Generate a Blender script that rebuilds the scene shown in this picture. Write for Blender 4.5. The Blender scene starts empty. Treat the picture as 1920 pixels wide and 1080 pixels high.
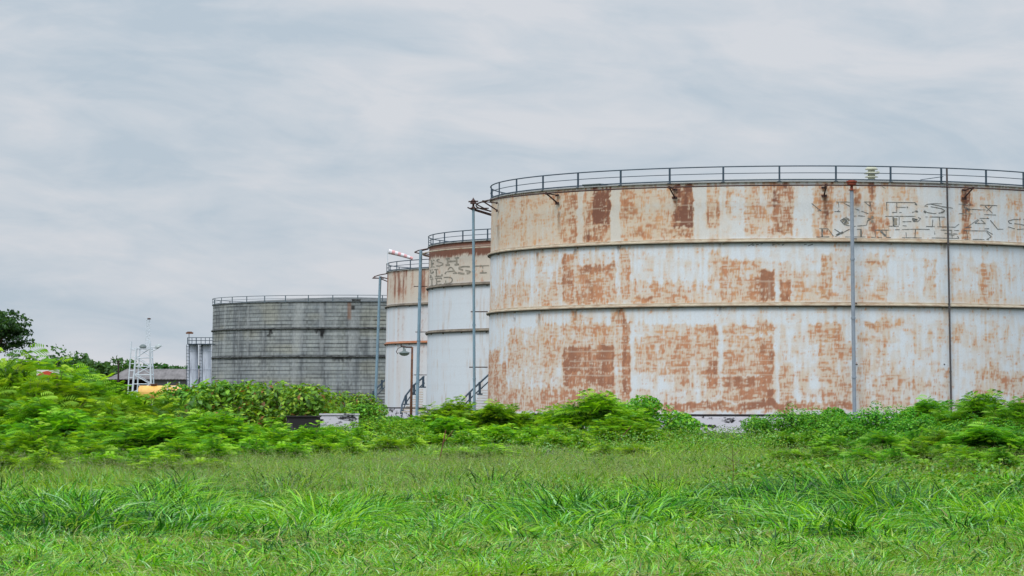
import bpy, math, random
import numpy as np
from mathutils import Vector, Matrix
rad = math.radians
random.seed(7)
rng = np.random.default_rng(11)
S = bpy.context.scene
COL = S.collection

# ------------------------------------------------------------------ camera
F = 5960.0            # focal length in pixels of a 1920 px wide frame
CZ = 1.94             # eye height above the ground
PITCH = math.atan(205.0 / F)
cd = bpy.data.cameras.new('camera'); cam = bpy.data.objects.new('camera', cd); COL.objects.link(cam)
cd.sensor_width = 36.0; cd.lens = 36.0 * F / 1920.0
cd.clip_start = 0.5; cd.clip_end = 6000
cam.location = (0, 0, CZ); cam.rotation_euler = (math.pi / 2 + PITCH, 0, 0)
S.camera = cam
S.render.resolution_x = 1024; S.render.resolution_y = 576

# ------------------------------------------------------------------ sky and sun
SUN_EL, SUN_AZ = 52.0, 205.0      # azimuth clockwise from +Y (the view direction)
w = bpy.data.worlds.new('World'); S.world = w; w.use_nodes = True
nt = w.node_tree; nt.nodes.clear()
def N(t, **k):
    n = nt.nodes.new(t)
    for a, b in k.items(): setattr(n, a, b)
    return n
def MATH(op, a, b=None, c=None, clamp=False):
    n = nt.nodes.new('ShaderNodeMath'); n.operation = op; n.use_clamp = clamp
    for i, v in enumerate((a, b, c)):
        if v is None: continue
        if isinstance(v, (int, float)): n.inputs[i].default_value = v
        else: nt.links.new(v, n.inputs[i])
    return n.outputs[0]
sky = N('ShaderNodeTexSky', sky_type='NISHITA'); sky.sun_disc = False
sky.sun_elevation = rad(SUN_EL); sky.sun_rotation = rad(SUN_AZ); sky.dust_density = 3.0
tc = N('ShaderNodeTexCoord'); sp = N('ShaderNodeSeparateXYZ'); nt.links.new(tc.outputs['Generated'], sp.inputs[0])
az = MATH('ARCTAN2', sp.outputs[0], sp.outputs[1])
el = sp.outputs[2]
def cloud(sx, sy, detail, rough, seed, dist=0.0):
    cx = N('ShaderNodeCombineXYZ')
    nt.links.new(MATH('MULTIPLY', az, sx), cx.inputs[0]); nt.links.new(MATH('ADD', MATH('MULTIPLY', el, sy), MATH('MULTIPLY', az, sx * .35)), cx.inputs[1]); cx.inputs[2].default_value = seed
    n = N('ShaderNodeTexNoise'); n.inputs['Scale'].default_value = 1.0; n.inputs['Detail'].default_value = detail
    n.inputs['Roughness'].default_value = rough; n.inputs['Distortion'].default_value = dist
    nt.links.new(cx.outputs[0], n.inputs['Vector']); return n.outputs['Fac']
n1 = cloud(12, 36, 6, 0.55, 3.1, 0.6)
n2 = cloud(30, 105, 5, 0.6, 8.4, 0.9)
n3 = cloud(5, 34, 4, 0.5, 1.7, 0.6)
m = MATH('ADD', MATH('MULTIPLY', n1, 0.50), MATH('ADD', MATH('MULTIPLY', n2, 0.18), MATH('MULTIPLY', n3, 0.32)))
ramp = N('ShaderNodeValToRGB'); nt.links.new(m, ramp.inputs[0])
e = ramp.color_ramp; e.elements[0].position = 0.42; e.elements[0].color = (0.500, 0.585, 0.670, 1)
e.elements[1].position = 0.585; e.elements[1].color = (0.680, 0.705, 0.752, 1)
q = e.elements.new(0.50); q.color = (0.590, 0.648, 0.715, 1)
# overcast dome: brighter towards the zenith
up = MATH('MAXIMUM', el, 0.0)
gr = MATH('MULTIPLY_ADD', MATH('SMOOTH_MIN', MATH('MAXIMUM', MATH('SUBTRACT', up, 0.13), 0.0), 0.75, 0.1), 2.3, 1.0)
gr10 = MATH('MULTIPLY', gr, 10.0)
vm = N('ShaderNodeVectorMath', operation='SCALE'); nt.links.new(ramp.outputs[0], vm.inputs[0]); nt.links.new(gr10, vm.inputs['Scale'])
mx = N('ShaderNodeMixRGB'); mx.inputs[0].default_value = 0.93
nt.links.new(sky.outputs[0], mx.inputs[1]); nt.links.new(vm.outputs[0], mx.inputs[2])
bg = N('ShaderNodeBackground'); bg.inputs['Strength'].default_value = 0.1
nt.links.new(mx.outputs[0], bg.inputs['Color'])
wo = N('ShaderNodeOutputWorld'); nt.links.new(bg.outputs[0], wo.inputs[0])
sd = bpy.data.lights.new('sun', 'SUN'); sd.energy = 1.65; sd.angle = rad(22); sd.color = (1.0, 0.965, 0.91)
so = bpy.data.objects.new('sun', sd); COL.objects.link(so)
a, b = rad(SUN_AZ), rad(SUN_EL)
so.rotation_euler = Vector((math.sin(a) * math.cos(b), math.cos(a) * math.cos(b), math.sin(b))).to_track_quat('Z', 'Y').to_euler()
S.view_settings.view_transform = 'Standard'; S.view_settings.look = 'None'
S.view_settings.exposure = 0.0; S.view_settings.gamma = 1.0; S.view_settings.use_curve_mapping = False
S.render.engine = 'CYCLES'
S.cycles.max_bounces = 6; S.cycles.transparent_max_bounces = 8

# ------------------------------------------------------------------ helpers
FW = Vector((0, math.cos(PITCH), math.sin(PITCH))); UP = Vector((0, -math.sin(PITCH), math.cos(PITCH)))
def ray(px, py): return Vector((1, 0, 0)) * ((px - 960) / F) + UP * ((540 - py) / F) + FW
def at(px, py, D):
    d = ray(px, py); return Vector((0, 0, CZ)) + d * (D / d.y)
def gx(px, D): return (px - 960) / F * D
def gdist(py): return CZ * F / (py - 745.0)

def srgb(r, g, b_):
    f = lambda c: (c / 255) / 12.92 if c <= 10 else (((c / 255) + 0.055) / 1.055) ** 2.4
    return (f(r), f(g), f(b_), 1.0)

def tag(o, label=None, cat=None, group=None, kind=None):
    for k, v in (('label', label), ('category', cat), ('group', group), ('kind', kind)):
        if v: o[k] = v
    return o
def empty(name, loc, label, cat, group=None, rz=0.0):
    o = bpy.data.objects.new(name, None); COL.objects.link(o); o.location = loc; o.rotation_euler.z = rz
    o.empty_display_size = 0.3
    return tag(o, label, cat, group)

class MB:
    def __init__(s): s.v = []; s.f = []; s.m = []
    def add(s, vs, fs, mi=0):
        k = len(s.v); s.v += [tuple(x) for x in vs]; s.f += [tuple(i + k for i in f) for f in fs]; s.m += [mi] * len(fs)
    def box(s, c, d, mi=0, rz=0.0, rx=0.0):
        R = Matrix.Rotation(rz, 3, 'Z') @ Matrix.Rotation(rx, 3, 'X')
        vs = [Vector(c) + R @ Vector((x * d[0] / 2, y * d[1] / 2, z * d[2] / 2)) for x in (-1, 1) for y in (-1, 1) for z in (-1, 1)]
        s.add(vs, [(0, 1, 3, 2), (4, 6, 7, 5), (0, 4, 5, 1), (2, 3, 7, 6), (0, 2, 6, 4), (1, 5, 7, 3)], mi)
    def tube(s, pts, r, n=8, mi=0, closed=False, cap=True):
        pts = [Vector(p) for p in pts]; m_ = len(pts)
        rs = r if isinstance(r, (list, tuple)) else [r] * m_
        vs = []
        for i, p in enumerate(pts):
            a_ = pts[(i - 1) % m_] if (i > 0 or closed) else p
            b_ = pts[(i + 1) % m_] if (i < m_ - 1 or closed) else p
            t = (b_ - a_).normalized()
            ref = Vector((0, 0, 1)) if abs(t.z) < 0.9 else Vector((0, 1, 0))
            u = t.cross(ref).normalized(); v = u.cross(t).normalized()
            for k in range(n):
                an = 2 * math.pi * k / n
                vs.append(p + (u * math.cos(an) + v * math.sin(an)) * rs[i])
        fs = []
        for i in range(m_ if closed else m_ - 1):
            j = (i + 1) % m_
            for k in range(n):
                l = (k + 1) % n
                fs.append((i * n + k, i * n + l, j * n + l, j * n + k))
        if cap and not closed:
            fs.append(tuple(range(n))[::-1]); fs.append(tuple((m_ - 1) * n + k for k in range(n)))
        s.add(vs, fs, mi)
    def lathe(s, prof, c=(0, 0, 0), n=24, mi=0, closed=False):
        vs = []
        for k in range(n):
            an = 2 * math.pi * k / n
            for r_, z in prof: vs.append((c[0] + r_ * math.cos(an), c[1] + r_ * math.sin(an), c[2] + z))
        P = len(prof); fs = []
        for k in range(n):
            l = (k + 1) % n
            for i in range(P if closed else P - 1):
                j = (i + 1) % P
                fs.append((k * P + i, l * P + i, l * P + j, k * P + j))
        s.add(vs, fs, mi)
    def build(s, name, mats, parent=None, smooth=False, loc=None):
        me = bpy.data.meshes.new(name); me.from_pydata(s.v, [], s.f)
        if not isinstance(mats, (list, tuple)): mats = [mats]
        for m_ in mats: me.materials.append(m_)
        if len(mats) > 1: me.polygons.foreach_set('material_index', s.m)
        if smooth: me.polygons.foreach_set('use_smooth', [True] * len(s.f))
        me.update()
        o = bpy.data.objects.new(name, me); COL.objects.link(o)
        if parent is not None: o.parent = parent
        if loc is not None: o.location = loc
        return o

def np_mesh(name, V, Fq, colour=None, mat=None, smooth=False):
    me = bpy.data.meshes.new(name); V = np.ascontiguousarray(V, dtype=np.float32); Fq = np.ascontiguousarray(Fq, dtype=np.int32)
    k = Fq.shape[1]; me.vertices.add(len(V)); me.vertices.foreach_set('co', V.ravel())
    me.loops.add(Fq.size); me.loops.foreach_set('vertex_index', Fq.ravel())
    me.polygons.add(len(Fq)); me.polygons.foreach_set('loop_start', np.arange(0, Fq.size, k, dtype=np.int32))
    me.polygons.foreach_set('loop_total', np.full(len(Fq), k, dtype=np.int32))
    if smooth: me.polygons.foreach_set('use_smooth', np.ones(len(Fq), dtype=bool))
    if colour is not None:
        at_ = me.color_attributes.new('tint', 'FLOAT_COLOR', 'POINT')
        c4 = np.ones((len(V), 4), dtype=np.float32); c4[:, :3] = colour; at_.data.foreach_set('color', c4.ravel())
    if mat: me.materials.append(mat)
    me.update(calc_edges=True); return me
def link(me, name, parent=None):
    o = bpy.data.objects.new(name, me); COL.objects.link(o)
    if parent is not None: o.parent = parent
    return o

def vnoise(u, v, seed=0, hard=False):
    """2-D value noise in 0..1"""
    r = np.random.default_rng(seed); T = r.random((256, 256))
    iu = np.floor(u).astype(int); iv = np.floor(v).astype(int)
    if hard: return T[iu % 256, iv % 256]
    fu = u - iu; fv = v - iv; fu = fu * fu * (3 - 2 * fu); fv = fv * fv * (3 - 2 * fv)
    a_ = T[iu % 256, iv % 256]; b_ = T[(iu + 1) % 256, iv % 256]; c_ = T[iu % 256, (iv + 1) % 256]; d_ = T[(iu + 1) % 256, (iv + 1) % 256]
    return (a_ * (1 - fu) + b_ * fu) * (1 - fv) + (c_ * (1 - fu) + d_ * fu) * fv
def sstep(x, a_, b_):
    t = np.clip((x - a_) / (b_ - a_), 0, 1); return t * t * (3 - 2 * t)

# ------------------------------------------------------------------ materials
def mat(name, col, rough=0.7, metal=0.0, vary=0.12, scale=6.0, col2=None, thr=(0.5, 0.7), stretch=(1, 1, 1), bump=0.0, spec=0.5):
    m_ = bpy.data.materials.new(name); m_.use_nodes = True; t = m_.node_tree; B = t.nodes['Principled BSDF']
    B.inputs['Roughness'].default_value = rough; B.inputs['Metallic'].default_value = metal
    B.inputs['Specular IOR Level'].default_value = spec
    tc_ = t.nodes.new('ShaderNodeTexCoord'); mp = t.nodes.new('ShaderNodeMapping'); mp.inputs['Scale'].default_value = stretch
    t.links.new(tc_.outputs['Object'], mp.inputs[0])
    n = t.nodes.new('ShaderNodeTexNoise'); n.inputs['Scale'].default_value = scale; n.inputs['Detail'].default_value = 6; n.inputs['Roughness'].default_value = 0.65
    t.links.new(mp.outputs[0], n.inputs['Vector'])
    r = t.nodes.new('ShaderNodeValToRGB'); t.links.new(n.outputs['Fac'], r.inputs[0])
    c = [x for x in col[:3]]
    if col2 is None:
        r.color_ramp.elements[0].position = 0.3; r.color_ramp.elements[1].position = 0.7
        r.color_ramp.elements[0].color = (*[x * (1 - vary) for x in c], 1); r.color_ramp.elements[1].color = (*[min(1, x * (1 + vary)) for x in c], 1)
    else:
        r.color_ramp.elements[0].position = thr[0]; r.color_ramp.elements[1].position = thr[1]
        r.color_ramp.elements[0].color = (*c, 1); r.color_ramp.elements[1].color = (*col2[:3], 1)
    t.links.new(r.outputs[0], B.inputs['Base Color'])
    if bump:
        bp = t.nodes.new('ShaderNodeBump'); bp.inputs['Strength'].default_value = bump; bp.inputs['Distance'].default_value = 0.02
        t.links.new(n.outputs['Fac'], bp.inputs['Height']); t.links.new(bp.outputs[0], B.inputs['Normal'])
    return m_

def attr_mat(name, rough=0.75, spec=0.3, vary=0.10, scale=9.0, stretch=(1, 1, 0.4)):
    """surface whose own colour (paint, rust, stains) sits in the 'tint' attribute"""
    m_ = bpy.data.materials.new(name); m_.use_nodes = True; t = m_.node_tree; B = t.nodes['Principled BSDF']
    B.inputs['Roughness'].default_value = rough; B.inputs['Specular IOR Level'].default_value = spec
    A = t.nodes.new('ShaderNodeAttribute'); A.attribute_name = 'tint'
    tc_ = t.nodes.new('ShaderNodeTexCoord'); mp = t.nodes.new('ShaderNodeMapping'); mp.inputs['Scale'].default_value = stretch
    t.links.new(tc_.outputs['Object'], mp.inputs[0])
    n = t.nodes.new('ShaderNodeTexNoise'); n.inputs['Scale'].default_value = scale; n.inputs['Detail'].default_value = 5
    t.links.new(mp.outputs[0], n.inputs['Vector'])
    mr = t.nodes.new('ShaderNodeMapRange'); mr.inputs['From Min'].default_value = 0.3; mr.inputs['From Max'].default_value = 0.7
    mr.inputs['To Min'].default_value = 1 - vary; mr.inputs['To Max'].default_value = 1 + vary
    t.links.new(n.outputs['Fac'], mr.inputs['Value'])
    vm_ = t.nodes.new('ShaderNodeVectorMath'); vm_.operation = 'SCALE'
    t.links.new(A.outputs['Color'], vm_.inputs[0]); t.links.new(mr.outputs[0], vm_.inputs['Scale'])
    t.links.new(vm_.outputs[0], B.inputs['Base Color'])
    bp = t.nodes.new('ShaderNodeBump'); bp.inputs['Strength'].default_value = 0.12; bp.inputs['Distance'].default_value = 0.01
    t.links.new(n.outputs['Fac'], bp.inputs['Height']); t.links.new(bp.outputs[0], B.inputs['Normal'])
    return m_

def leaf_mat(name, trans=0.35, gloss=0.06, rough=0.45):
    m_ = bpy.data.materials.new(name); m_.use_nodes = True; t = m_.node_tree; t.nodes.clear()
    A = t.nodes.new('ShaderNodeAttribute'); A.attribute_name = 'tint'
    oi = t.nodes.new('ShaderNodeObjectInfo')
    hs = t.nodes.new('ShaderNodeHueSaturation')
    mr = t.nodes.new('ShaderNodeMapRange'); mr.inputs['To Min'].default_value = 0.485; mr.inputs['To Max'].default_value = 0.515
    t.links.new(oi.outputs['Random'], mr.inputs['Value']); t.links.new(mr.outputs[0], hs.inputs['Hue'])
    mv = t.nodes.new('ShaderNodeMapRange'); mv.inputs['To Min'].default_value = 0.9; mv.inputs['To Max'].default_value = 1.12
    t.links.new(oi.outputs['Random'], mv.inputs['Value']); t.links.new(mv.outputs[0], hs.inputs['Value'])
    t.links.new(A.outputs['Color'], hs.inputs['Color'])
    d = t.nodes.new('ShaderNodeBsdfDiffuse'); tr = t.nodes.new('ShaderNodeBsdfTranslucent'); g = t.nodes.new('ShaderNodeBsdfGlossy')
    g.inputs['Roughness'].default_value = rough; g.inputs['Color'].default_value = (0.9, 0.95, 1, 1)
    oc = t.nodes.new('ShaderNodeVectorMath'); oc.operation = 'MULTIPLY'; t.links.new(hs.outputs[0], oc.inputs[0]); t.links.new(oi.outputs['Color'], oc.inputs[1])
    t.links.new(oc.outputs[0], d.inputs['Color'])
    vm_ = t.nodes.new('ShaderNodeVectorMath'); vm_.operation = 'MULTIPLY'; vm_.inputs[1].default_value = (1.35, 1.25, 0.5)
    t.links.new(oc.outputs[0], vm_.inputs[0]); t.links.new(vm_.outputs[0], tr.inputs['Color'])
    m1 = t.nodes.new('ShaderNodeMixShader'); m1.inputs[0].default_value = trans
    t.links.new(d.outputs[0], m1.inputs[1]); t.links.new(tr.outputs[0], m1.inputs[2])
    m2 = t.nodes.new('ShaderNodeMixShader'); m2.inputs[0].default_value = gloss
    t.links.new(m1.outputs[0], m2.inputs[1]); t.links.new(g.outputs[0], m2.inputs[2])
    o = t.nodes.new('ShaderNodeOutputMaterial'); t.links.new(m2.outputs[0], o.inputs[0])
    return m_

M = {}
M['shell'] = attr_mat('weathered_tank_paint', vary=.05, scale=14, stretch=(1, 1, .7))
M['grey_shell'] = attr_mat('weathered_grey_concrete', rough=0.9, vary=0.16, scale=5, stretch=(1, 1, 0.5))
M['rail'] = mat('dark_blue_grey_rail_paint', srgb(52, 70, 84), 0.6, vary=0.2)
M['rail_far'] = mat('grey_rail_paint', srgb(84, 98, 106), 0.6, vary=0.2)
M['riser'] = mat('pale_blue_pipe_paint', srgb(122, 150, 166), 0.55, vary=0.16, scale=3)
M['riser_grey'] = mat('weathered_grey_pipe', srgb(138, 148, 160), 0.6, vary=0.14, scale=4)
M['dark_iron'] = mat('dark_rusty_iron', srgb(62, 42, 40), 0.8, col2=srgb(92, 50, 36), vary=0.2)
M['down_pipe'] = mat('dark_grey_pipe_paint', srgb(72, 70, 72), 0.7, col2=srgb(96, 78, 70), thr=(.5, .75))
M['red_cap'] = mat('red_oxide_iron', srgb(135, 62, 42), 0.8, col2=srgb(90, 45, 38))
M['girder'] = mat('cream_stained_girder', srgb(186, 176, 156), 0.8, col2=srgb(156, 126, 100), thr=(0.42, 0.7), scale=1.6, stretch=(1, 1, 3))
M['girder_dark'] = mat('brown_stained_girder', srgb(132, 122, 108), 0.8, col2=srgb(84, 76, 68), thr=(0.42, 0.7), scale=1.2)
M['girder_rust'] = mat('orange_rusty_girder', srgb(172, 112, 78), 0.8, col2=srgb(150, 140, 125), thr=(0.5, 0.75), scale=1.2)
M['girder_grey'] = mat('dark_grey_girder', srgb(88, 92, 92), 0.85, col2=srgb(40, 42, 44), thr=(0.45, 0.6), scale=1.5)
M['girder_shadow'] = mat('black_girder_shadow', srgb(58, 54, 46), 0.95, vary=.3)  # dark tone for the painted shadow line below the wind girders
M['roof'] = mat('pale_grey_roof_sheet', srgb(150, 152, 150), 0.7)
M['plinth'] = mat('white_plinth_with_black_mould', srgb(205, 203, 212), 0.9, col2=srgb(38, 36, 40), thr=(0.535, 0.60), scale=2.4, stretch=(0.6, 0.6, 1.5), bump=0.3)
M['plinth_dark'] = mat('blackened_concrete', srgb(40, 38, 40), 0.95, col2=srgb(96, 92, 98), thr=(0.56, 0.68), scale=1.5, stretch=(1, 1, 0.5))
M['plinth_edge'] = mat('black_plinth_edge', srgb(34, 32, 36), 0.9, vary=0.4)
M['letter'] = mat('faded_black_lettering', srgb(84, 88, 88), 0.85, col2=srgb(140, 138, 132), thr=(0.42, 0.62), scale=5)
M['letter_dim'] = mat('faded_grey_lettering', srgb(122, 118, 108), 0.85, col2=srgb(154, 146, 132), thr=(0.4, 0.6), scale=2)
M['vent'] = mat('stained_white_vent', srgb(176, 178, 158), 0.7, vary=0.12)
M['tower'] = mat('white_painted_steel', srgb(205, 214, 222), 0.55, vary=0.06)
M['yellow'] = mat('faded_yellow_tank_paint', srgb(226, 178, 92), 0.55, col2=srgb(196, 140, 70), thr=(0.5, 0.75), scale=2.5)
M['lamp_glass'] = mat('grey_lamp_glass', srgb(150, 160, 160), 0.25, vary=0.05)
M['lamp_dark'] = mat('grey_green_lamp_housing', srgb(92, 104, 104), 0.5)
M['rusty_post'] = mat('rusty_brown_post', srgb(88, 58, 46), 0.85, col2=srgb(128, 84, 52), thr=(0.45, 0.65), scale=3)
M['shed_roof'] = mat('grey_corrugated_roof', srgb(116, 112, 112), 0.8, col2=srgb(88, 84, 84), thr=(0.4, 0.65), scale=0.6, stretch=(3, 1, 1))
M['shed_wall'] = mat('grey_shed_wall', srgb(120, 118, 118), 0.85, vary=0.15, scale=0.8)
M['shed_dark'] = mat('dark_brown_timber', srgb(52, 42, 40), 0.9)
M['silo'] = mat('pale_silo_steel', srgb(192, 199, 212), 0.55, col2=srgb(150, 156, 170), thr=(0.5, 0.68), scale=1.5, stretch=(2, 2, 0.3))
M['sign_white'] = mat('white_sign_sheet', srgb(215, 215, 210), 0.6, vary=0.05)
M['sign_red'] = mat('red_sign_paint', srgb(196, 74, 48), 0.6, vary=0.08)
M['sock_red'] = mat('faded_red_cloth', srgb(210, 158, 160), 0.9, vary=0.1)
M['sock_white'] = mat('white_cloth', srgb(218, 215, 220), 0.9, vary=0.04)
M['tread'] = mat('pale_stair_tread', srgb(188, 186, 186), 0.7)
M['tread_cream'] = mat('cream_stair_tread', srgb(196, 186, 174), 0.7)
M['tread_dark'] = mat('dark_stair_tread', srgb(86, 86, 88), 0.8)
M['bark'] = mat('brown_bark', srgb(86, 72, 54), 0.9, vary=0.3, scale=8)
M['twig'] = mat('green_brown_stem', srgb(92, 88, 50), 0.9, vary=0.3, scale=8)
M['leaf'] = leaf_mat('feathery_leaf', 0.38, 0.015)
M['broad'] = leaf_mat('glossy_broad_leaf', 0.32, 0.02, 0.4)
M['grass'] = leaf_mat('grass_blade', 0.26, 0.025, 0.35)
M['soil'] = mat('soil_under_grass', (0.030, 0.045, 0.014), 0.95, col2=(0.075, 0.066, 0.035), thr=(0.45, 0.7), scale=0.5, bump=0.5)

# ------------------------------------------------------------------ ground
def gz(x, y):
    x = np.asarray(x, float); y = np.asarray(y, float)
    k = sstep(y, 160, 172); near = 1 - k
    return near * ((vnoise(x / 3.1 + 40, y / 3.7 + 11, 5) - 0.5) * 0.30 + (vnoise(x / 1.1 + 4, y / 1.2 + 7, 6) - 0.5) * 0.08)
xs = np.concatenate([np.linspace(-3000, -60, 12), np.linspace(-50, 50, 160), np.linspace(60, 3000, 12)])
ys = np.concatenate([np.linspace(-400, 20, 6), np.linspace(26, 180, 220), np.linspace(200, 5000, 24)])
X, Y = np.meshgrid(xs, ys, indexing='ij'); Z = gz(X, Y)
nx, ny = X.shape; idx = np.arange(nx * ny).reshape(nx, ny)
q4 = np.stack([idx[:-1, :-1], idx[1:, :-1], idx[1:, 1:], idx[:-1, 1:]], -1).reshape(-1, 4)
g = link(np_mesh('ground', np.stack([X, Y, Z], -1).reshape(-1, 3), q4, None, M['soil'], True), 'ground')
tag(g, kind='structure')

# ------------------------------------------------------------------ storage tanks
ZB = 1.0                 # top of the plinth
HT = 12.84               # shell height
R0 = 18.0
ZR1, ZR2 = ZB + 9.50, ZB + 5.97     # undersides of the two wind girders
def Rz(z): return R0 + 0.02 - 0.24 * (z - ZB) / HT
T1 = (16.54, 192.6); T2 = (11.20, 252.7); T3 = (5.84, 304.6); T4 = (-21.1, 414.0)

def proj(x, y, z):
    dx, dy, dz = x, y, z - CZ
    dep = dy * FW.y + dz * FW.z; u_ = dy * UP.y + dz * UP.z
    return 960 + F * dx / dep, 540 - F * u_ / dep
def hit(T, px, py, off=0.0):
    """point where the pixel's ray meets the tank shell (world)"""
    d = ray(px, py); R = R0
    for _ in range(4):
        ox, oy = -T[0], -T[1]; A_ = d.x ** 2 + d.y ** 2; B_ = ox * d.x + oy * d.y; C_ = ox * ox + oy * oy - (R + off) ** 2
        D_ = max(B_ * B_ - A_ * C_, 0.0); t = (-B_ - math.sqrt(D_)) / A_; z = CZ + d.z * t; R = Rz(z)
    return Vector((d.x * t, d.y * t, z))
def phi_of(T, px, r):
    """angle (0 = facing the camera, + to the right) at which radius r shows at column px"""
    best = min((abs(960 + F * (T[0] + r * math.sin(p)) / (T[1] - r * math.cos(p)) - px), p) for p in np.linspace(-1.65, 1.65, 6601))
    return best[1]
def pol(T, r, ph, z=0.0): return Vector((T[0] + r * math.sin(ph), T[1] - r * math.cos(ph), z))
def lpol(r, ph, z=0.0): return Vector((r * math.sin(ph), -r * math.cos(ph), z))

WHITE = np.array(srgb(214, 221, 228)[:3]); CREAM = np.array(srgb(207, 200, 188)[:3])
RUST = np.array(srgb(184, 122, 82)[:3]); RUSTO = np.array(srgb(204, 154, 110)[:3]); DARK = np.array(srgb(112, 54, 34)[:3])
def mixc(a_, b_, t): return a_ * (1 - t[..., None]) + b_ * t[..., None]

P1 = [ # x0, x1, y0, y1, rust density : stains of the near tank, top band
 (915,1050,345,448,.34),(975,990,345,448,.5),(1018,1050,345,370,.55),(1050,1068,345,448,.66),(1068,1083,345,448,.84),(1083,1094,340,448,.16),
 (1094,1111,345,448,.78),(1111,1145,340,412,1.25),(1111,1145,412,446,.9),(1145,1163,340,452,-.1),(1163,1180,345,448,.62),
 (1180,1236,345,448,.55),(1236,1262,345,440,.6),(1262,1301,340,428,1.1),(1262,1301,428,446,.72),(1301,1324,340,452,.0),(1324,1350,345,425,.7),
 (1350,1362,340,450,.12),(1362,1372,345,400,.5),(1372,1396,340,450,.12),(1396,1426,345,440,.62),(1426,1448,345,440,.55),(1448,1488,342,442,.82),
 (1488,1524,340,450,.12),(1524,1562,345,446,.66),(1540,1552,365,440,.85),(1562,1596,340,378,.5),(1562,1596,378,450,.2),(1600,1613,350,386,.75),(1613,1628,340,450,.3),
 (1628,1642,342,446,.82),(1642,1668,380,446,.6),(1642,1720,345,380,.4),(1668,1720,380,450,.15),(1720,1800,340,450,.12),(1803,1820,350,448,.85),
 (1820,1862,345,400,.35),(1862,1888,340,450,.1),(1888,1916,360,440,.36),(1916,2300,340,450,.3),
 # middle band
 (905,1052,462,520,.2),(905,1052,520,572,.42),(1006,1020,462,560,.42),(1054,1076,468,566,.8),(1076,1086,460,566,.45),(1086,1156,462,490,.35),(1086,1156,490,566,.7),(1086,1154,489,506,.95),
 (1080,1110,540,566,.85),(1156,1164,460,572,.15),(1164,1182,460,562,.56),(1182,1330,456,526,.1),(1182,1330,526,570,.5),(1236,1292,545,568,.66),(1190,1222,555,562,.95),
 (1328,1350,468,566,.5),(1350,1366,482,566,.76),(1366,1400,488,566,.66),(1400,1426,485,520,.5),(1400,1426,520,566,.78),(1426,1453,505,566,1.0),
 (1453,1462,460,570,.05),(1462,1484,490,524,.45),(1462,1484,524,563,1.05),(1484,1540,508,566,.42),(1540,1562,475,560,.66),(1562,1596,478,566,.38),
 (1605,1625,480,566,.3),(1625,1666,474,566,.5),(1626,1664,486,496,1.0),(1640,1662,524,545,.75),(1666,1732,500,566,.2),(1732,1756,488,560,.6),(1756,1784,460,570,.05),
 (1784,1832,478,566,.36),(1832,1872,485,566,.4),(1872,1925,485,566,.22),(1925,2300,470,566,.3),
 # lower band
 (905,1345,577,606,.06),(1005,1022,580,606,.4),(1066,1092,580,606,.45),(1144,1172,578,606,.72),
 (905,936,650,775,.78),(936,952,675,775,.66),(952,1056,606,690,.5),(952,1056,690,726,.34),(952,1056,726,775,.66),
 (1056,1152,606,650,.62),(1056,1152,648,700,1.1),(1056,1152,700,730,.92),(1056,1152,730,775,.76),(1152,1166,606,775,.45),(1166,1182,604,742,.95),(1166,1182,742,775,.6),
 (1182,1190,600,775,.12),(1190,1345,606,626,.56),(1190,1345,627,643,.66),(1190,1345,643,700,.56),(1190,1262,700,728,.3),(1262,1345,700,728,.5),(1190,1345,728,750,.5),(1190,1600,752,771,.98),
 (1264,1292,606,728,.72),(1324,1346,610,728,.78),(1346,1354,606,690,.1),(1355,1452,606,625,.66),(1355,1452,627,652,.58),(1355,1452,652,700,.7),(1425,1450,640,750,.85),(1355,1450,703,728,.84),(1355,1450,728,750,.84),
 (1452,1462,600,752,.12),(1462,1540,606,752,.32),(1462,1490,680,752,.66),(1516,1580,603,640,.62),(1534,1550,640,690,.66),(1540,1598,640,752,.52),(1570,1598,645,662,.82),
 (1604,1690,600,752,.4),(1622,1642,604,616,.95),(1642,1680,606,616,.66),(1606,1680,630,645,.66),(1642,1662,645,670,.72),(1658,1700,700,735,.62),(1690,1780,600,690,.2),(1690,1780,690,752,.36),(1735,1750,620,660,.5),
 (1784,1925,600,690,.22),(1790,1832,604,646,.42),(1826,1892,690,740,.56),(1895,1925,690,760,.5),(1600,1925,752,770,.5),(1925,2300,600,770,.42)]
SEAM1 = [382, 413, 488, 527, 606, 627, 643, 656, 675, 688, 703, 729, 752]

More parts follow.
